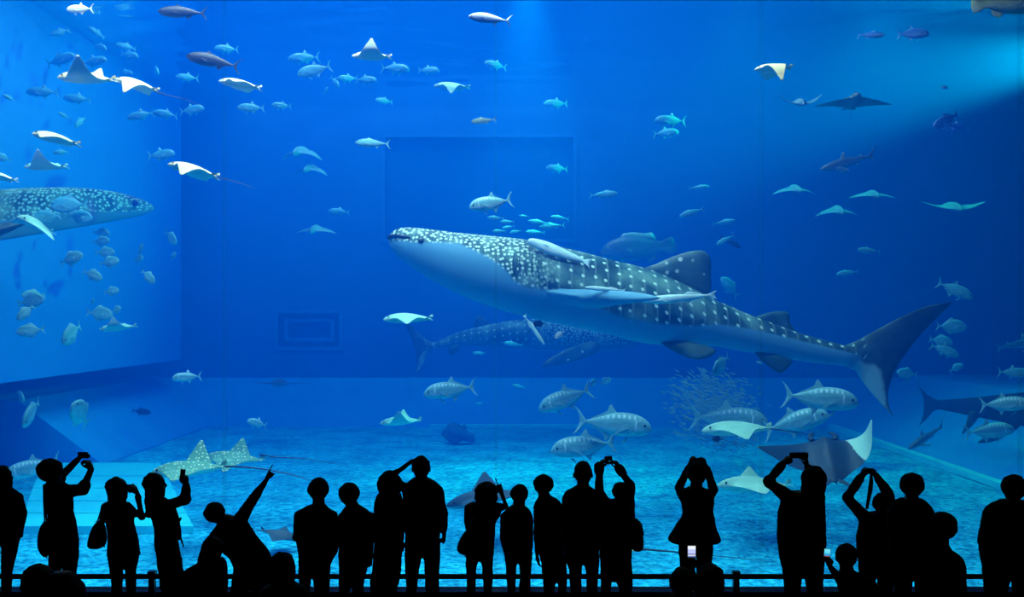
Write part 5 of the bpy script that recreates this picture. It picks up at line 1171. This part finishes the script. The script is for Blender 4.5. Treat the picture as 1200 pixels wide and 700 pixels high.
# upper left shoal
g3 = 'faint shoal high above the beige rays'
for n, t, d, yaw, lab in [((60, 42), (81, 33), 20, 20, 'faint slanting fish alone below the white fish'), ((90, 66), (50, 75), 18, 15, 'faint fish just above the raised dark wing'), ((127, 71), (92, 74), 18, 15, 'faint fish behind the tip of the raised dark wing'), ((127, 60), (108, 50), 19, 30, 'faint curled fish, upper of the three near the raised dark wing'), ((164, 68), (138, 62), 19, 20, 'faint fish to the side of the raised dark wing'), ((157, 87), (136, 84), 20, 20, 'faint fish between the two beige rays and the second mackerel'), ((188, 89), (178, 74), 20, 40, 'faint diving fish before the nose of the second mackerel'), ((207, 91), (233, 91), 20, 20, 'faint fish beneath the nose of the second mackerel'), ((252, 58), (280, 57), 19, 20, 'faint fish above the tail of the second mackerel'), ((105, 33), (122, 44), 21, 30, 'ghostly fish between the white fish and the curled one'), ((136, 53), (160, 57), 21, 20, 'ghostly fish right of the curled one'), ((6, 112), (16, 118), 19, 40, 'faint fish blob at the window edge high up'), ((32, 108), (70, 108), 22, 10, 'ghostly long fish under the first beige ray'), ((75, 115), (108, 117), 22, 10, 'ghostly long fish under the drooping dark wing'), ((70, 133), (80, 138), 20, 40, 'tiny faint fish above the pale yellow ray'), ((92, 150), (97, 135), 20, 50, 'small upright faint fish above the pale yellow ray'),
    ((150, 139), (181, 131), 18, 10, 'faint fish, last in a chain of three over the panel'), ((180, 132), (209, 136), 18, 10, 'faint fish, middle of a chain of three over the panel'), ((240, 127), (208, 131), 17, 10, 'faint fish, first and clearest in a chain of three'), ((279, 127), (311, 126), 17, 15, 'faint fish left of the single small one above open water'), ((319, 124), (342, 124), 17.5, 20, 'single small faint fish above open water'), ((206, 180), (170, 183), 17, 10, 'teal fish above the beige ray with the trailing tail'), ((64, 180), (80, 177), 18, 30, 'small greenish fish under the pale yellow ray')]:
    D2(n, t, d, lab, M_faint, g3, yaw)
g4 = 'faint shoal below the water surface'
for n, t, d, yaw, lab in [((338, 70), (376, 66), 19, 10, 'faint fish, top left of the loose shoal near the upright-winged ray'), ((349, 88), (390, 76), 16.2, 10, 'faint fish under the top one of the loose shoal'), ((398, 103), (386, 88), 19, 30, 'faint curled fish lowest in the loose shoal'), ((396, 93), (420, 91), 20.6, 20, 'faint fish in the middle of the loose shoal'), ((442, 95), (414, 93), 19.4, 15, 'faint fish at the right end of the loose shoal'), ((480, 82), (444, 79), 19, 10, 'faint fish directly below the upright-winged ray'), ((515, 83), (488, 82), 20, 10, 'faint fish between the loose shoal and the faint teal ray'), ((568, 74), (595, 79), 20, 15, 'faint fish above the joint line of the window'), ((440, 118), (461, 119), 21, 20, 'ghostly fish below the loose shoal'), ((385, 103), (378, 110), 20, 40, 'tiny faint fish below the curled one'), ((637, 122), (667, 121), 20, 10, 'faint fish alone in the upper middle water'), ((767, 141), (806, 142), 20, 5, 'faint slim fish in the bright band of water'), ((795, 155), (764, 157), 21, 10, 'ghostly fish below the slim one'), ((385, 248), (411, 249), 21, 10, 'ghostly fish above the faint flat lone ray'), ((640, 197), (667, 198), 21, 10, 'ghostly fish above the trevally near the dark window frame')]:
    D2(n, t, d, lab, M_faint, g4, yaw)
# single fish
fish('jack', (78, 11), (111, 10), 13.6, 'white fish close to the water surface near the window edge', M_white)
fish('tuna', (185, 13), (245, 16), 13.4, 'dark mackerel-shaped fish, upper of two near the water surface', M_tuna, yaw=0)
fish('tuna', (218, 65), (284, 79), 13.4, 'dark mackerel-shaped fish, lower of two, nose slightly raised', M_tuna)
fish('tuna', (549, 19), (601, 25), 13.6, 'black and silver fish at the water surface, middle of the window', M_silver)
fish('tuna', (416, 167), (459, 169), 15, 'bright silver mackerel alone in the upper middle water', M_disc)
fish('tuna', (552, 143), (583, 140), 16, 'dull green fish beside the faint teal ray', M_green)
fish('tuna', (1037, 41), (1003, 41), 14.5, 'small blue fish, left one of the pair in the bright water', M_bluef)
fish('jack', (1089, 39), (1049, 40), 14.5, 'blue fish with a pale stripe, right one of the pair in the bright water', M_bluef)
fish('grouper', (1226, 0), (1138, 6), 13.4, 'large mottled green fish cut by the upper window edge', M_green)
fish('jack', (1091, 151), (1127, 131), 16.5, 'blue fish with raised tail below the bright water', M_bluef, yaw=15)
fish('jack', (1104, 150), (1138, 149), 17.5, 'dim fish overlapping the one with raised tail', M_bluef)
fish('disc', (1111, 103), (1101, 102), 15.5, 'tiny dark fish in the lower rim of the bright water', M_bluef)
fish('shark', (961, 199), (1031, 180), 17.5, 'slender grey shark with dark tail in the dim upper water', M_sharksk)
g5 = 'scattered dim fish in the right water'
for k, n, t, d, lab in [('tuna', (724, 227), (689, 229), 18, 'silvery fish with a tall fin above the whale shark back'), ('tuna', (796, 254), (827, 244), 18.5, 'slanting pale fish above the whale shark dorsal fin'), ('tuna', (831, 219), (806, 221), 20, 'faint fish above the slanting pale one'), ('tuna', (862, 259), (833, 263), 20, 'faint slim fish below the slanting pale one'), ('tuna', (839, 287), (862, 275), 18.5, 'pale slanting fish close above the tip of the whale shark dorsal fin'), ('tuna', (1004, 293), (1034, 295), 18, 'dim fish in open water right of the dorsal fin'), ('tuna', (979, 322), (1009, 318), 18.5, 'dim fish below the other one in open water'), ('jack', (1139, 349), (1097, 330), 16, 'teal fish diving past the tip of the whale shark tail fin'), ('disc', (1132, 383), (1096, 382), 17.5, 'dim fish directly below the tip of the whale shark tail fin'), ('disc', (1116, 402), (1088, 397), 18, 'rounded dim fish, upper of two behind the tail fin'), ('jack', (1123, 417), (1089, 404), 17, 'teal fish diving, lower of two behind the tail fin'), ('disc', (1050, 436), (1077, 440), 18, 'dim fish partly behind the lower tail lobe'), ('disc', (1128, 427), (1112, 436), 19, 'small dim fish below the diving pair behind the tail fin'), ('jack', (1206, 438), (1168, 436), 16, 'teal fish cut by the window edge level with the tail lobe'), ('disc', (845, 325), (866, 349), 21, 'faint fish just behind the whale shark dorsal fin')]:
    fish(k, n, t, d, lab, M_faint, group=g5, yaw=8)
fish('tuna', (868, 290), (842, 276), 19.5, 'dim dark fish crossing the pale slanting one', M_blackf)
fish('grouper', (703, 295), (792, 288), 22, 'large faint grouper above the whale shark back', M_sharksk)
fish('shark', (1062, 526), (1112, 497), 19, 'small dark shark rising nose down over the sloping bank', M_sharksk, yaw=12)
fish('shark', (1230, 398), (1160, 409), 22, 'dim shark tail entering from the dark window edge', M_sharksk)
fish('disc', (833, 437), (858, 417), 17, 'pale barred fish turning just under the whale shark belly', M_disc, yaw=40)
fish('disc', (690, 452), (702, 445), 20, 'dark fish, left one of the pair behind the silver trevally', M_sharksk, yaw=40, simple=True); fish('disc', (716, 444), (702, 450), 20, 'dark fish, right one of the pair behind the silver trevally', M_sharksk, yaw=30, simple=True)
fish('disc', (834, 514), (849, 515), 15, 'small dark round fish under the mint ray', M_blackf, yaw=20)
g6 = 'little shoal above the whale shark head'
for i, (n, t, lab) in enumerate([((571, 255), (592, 256), 'small fish nearest to the tail of the bright trevally'), ((586, 260), (604, 260), 'small fish second from the bright trevally'), ((577, 271), (594, 271), 'small fish lowest in front of the little shoal'), ((588, 268), (604, 265), 'small fish in the middle of the little shoal'), ((597, 273), (612, 270), 'small fish touching the whale shark back in the little shoal'), ((619, 259), (646, 263), 'longest fish of the little shoal'), ((632, 266), (664, 264), 'fish under the longest of the little shoal'), ((645, 254), (668, 257), 'rearmost fish of the little shoal'), ((616, 272), (640, 273), 'faint fish skimming the whale shark back'), ((608, 253), (621, 254), 'tiny fish above the longest of the little shoal')]):
    fish('tuna', n, t, 18.0 + .22 * i, lab, M_faint, group=g6)
g7 = 'small fish around the dim whale shark'
for n, t, lab in [((554, 414), (571, 414), 'small fish below the pelvic fin of the dim whale shark'), ((590, 402), (614, 405), 'small fish over the belly line of the dim whale shark'), ((692, 389), (704, 389), 'small fish over the head of the dim whale shark'), ((600, 451), (616, 455), 'small faint fish above the slanting silver trevally'), ((558, 473), (567, 472), 'tiny fish over the bank under the silver trevally')]:
    fish('tuna', n, t, 21, lab, M_faint, group=g7)
fish('jack', (886, 424), (895, 427), 17, 'tiny fish beneath the whale shark anal fin', M_disc); fish('tuna', (966, 479), (976, 477), 16, 'tiny pale fish beneath the nose of the large trevally near the tail fin', M_disc)

# the ball of bait fish: far too many to count
rnd = random.Random(11); src = fish_parts('tuna', M_sharksk, M_sharksk, True)[0][1]
bv, bf = [], []
sv_ = [v.co.copy() for v in src.vertices]; sf_ = [tuple(p.vertices) for p in src.polygons]
lo_v, lo_f = [], []
dsrc = rings_mesh('tmp', [((0, 0), (0, 0), (0, 0), .001), ((.2, .09), (.2, 0), (.2, -.09), .05), ((.5, .10), (.5, 0), (.5, -.10), .05), ((.82, .02), (.82, 0), (.82, -.02), .012), ((1, .10), (.9, 0), (1, -.10), .003)], M_sharksk, 6)
sv_ = [v.co.copy() for v in dsrc.vertices]; sf_ = [tuple(p.vertices) for p in dsrc.polygons]
for i in range(1100):
    while True:
        a, b_, c_ = rnd.gauss(0, .42), rnd.gauss(0, .5), rnd.gauss(0, .42)
        if a * a + b_ * b_ + c_ * c_ < 1: break
    t = (a + 1) / 2
    px = 838 + 66 * c_ - 12 * a; py = 480 - 54 * a
    M = frame(P(px, py, 20 + 1.2 * b_), 200 + rnd.gauss(0, 9), -20 + rnd.gauss(0, 8), 0, .12 + .05 * rnd.random())
    n = len(bv); bv += [M @ v for v in sv_]; bf += [tuple(n + k for k in f) for f in sf_]
o = pydata('bait_fish_shoal', bv, bf, M_sharksk, None, True); tag(o, 'dense dim shoal of tiny bait fish behind the large trevallies', 'shoal of fish', None, 'stuff')

# boulder on the gravel
rk = MB().ball((0, 0, 0), .30, 24, 16, (1.0, .7, .62)); rv = []
for p in rk.v:
    k = 1 + .9 * noise.noise(p * 4.2 + Vector((3, 1, 7))) + .45 * noise.noise(p * 11); rv.append(p * k)
rk.v = [Vector((p.x + .0, p.y, max(p.z, -.2))) for p in rv]
o = rk.build('rock', noisy('dark_rock', [(.3, (.01, .12, .22)), (.7, (.02, .2, .32))], 4, 6, .9, .6), None, True)
o.location = P(538, 520, 24.2); o.location.z = .18; tag(o, 'dark low rock lying at the far edge of the gravel', 'rock')
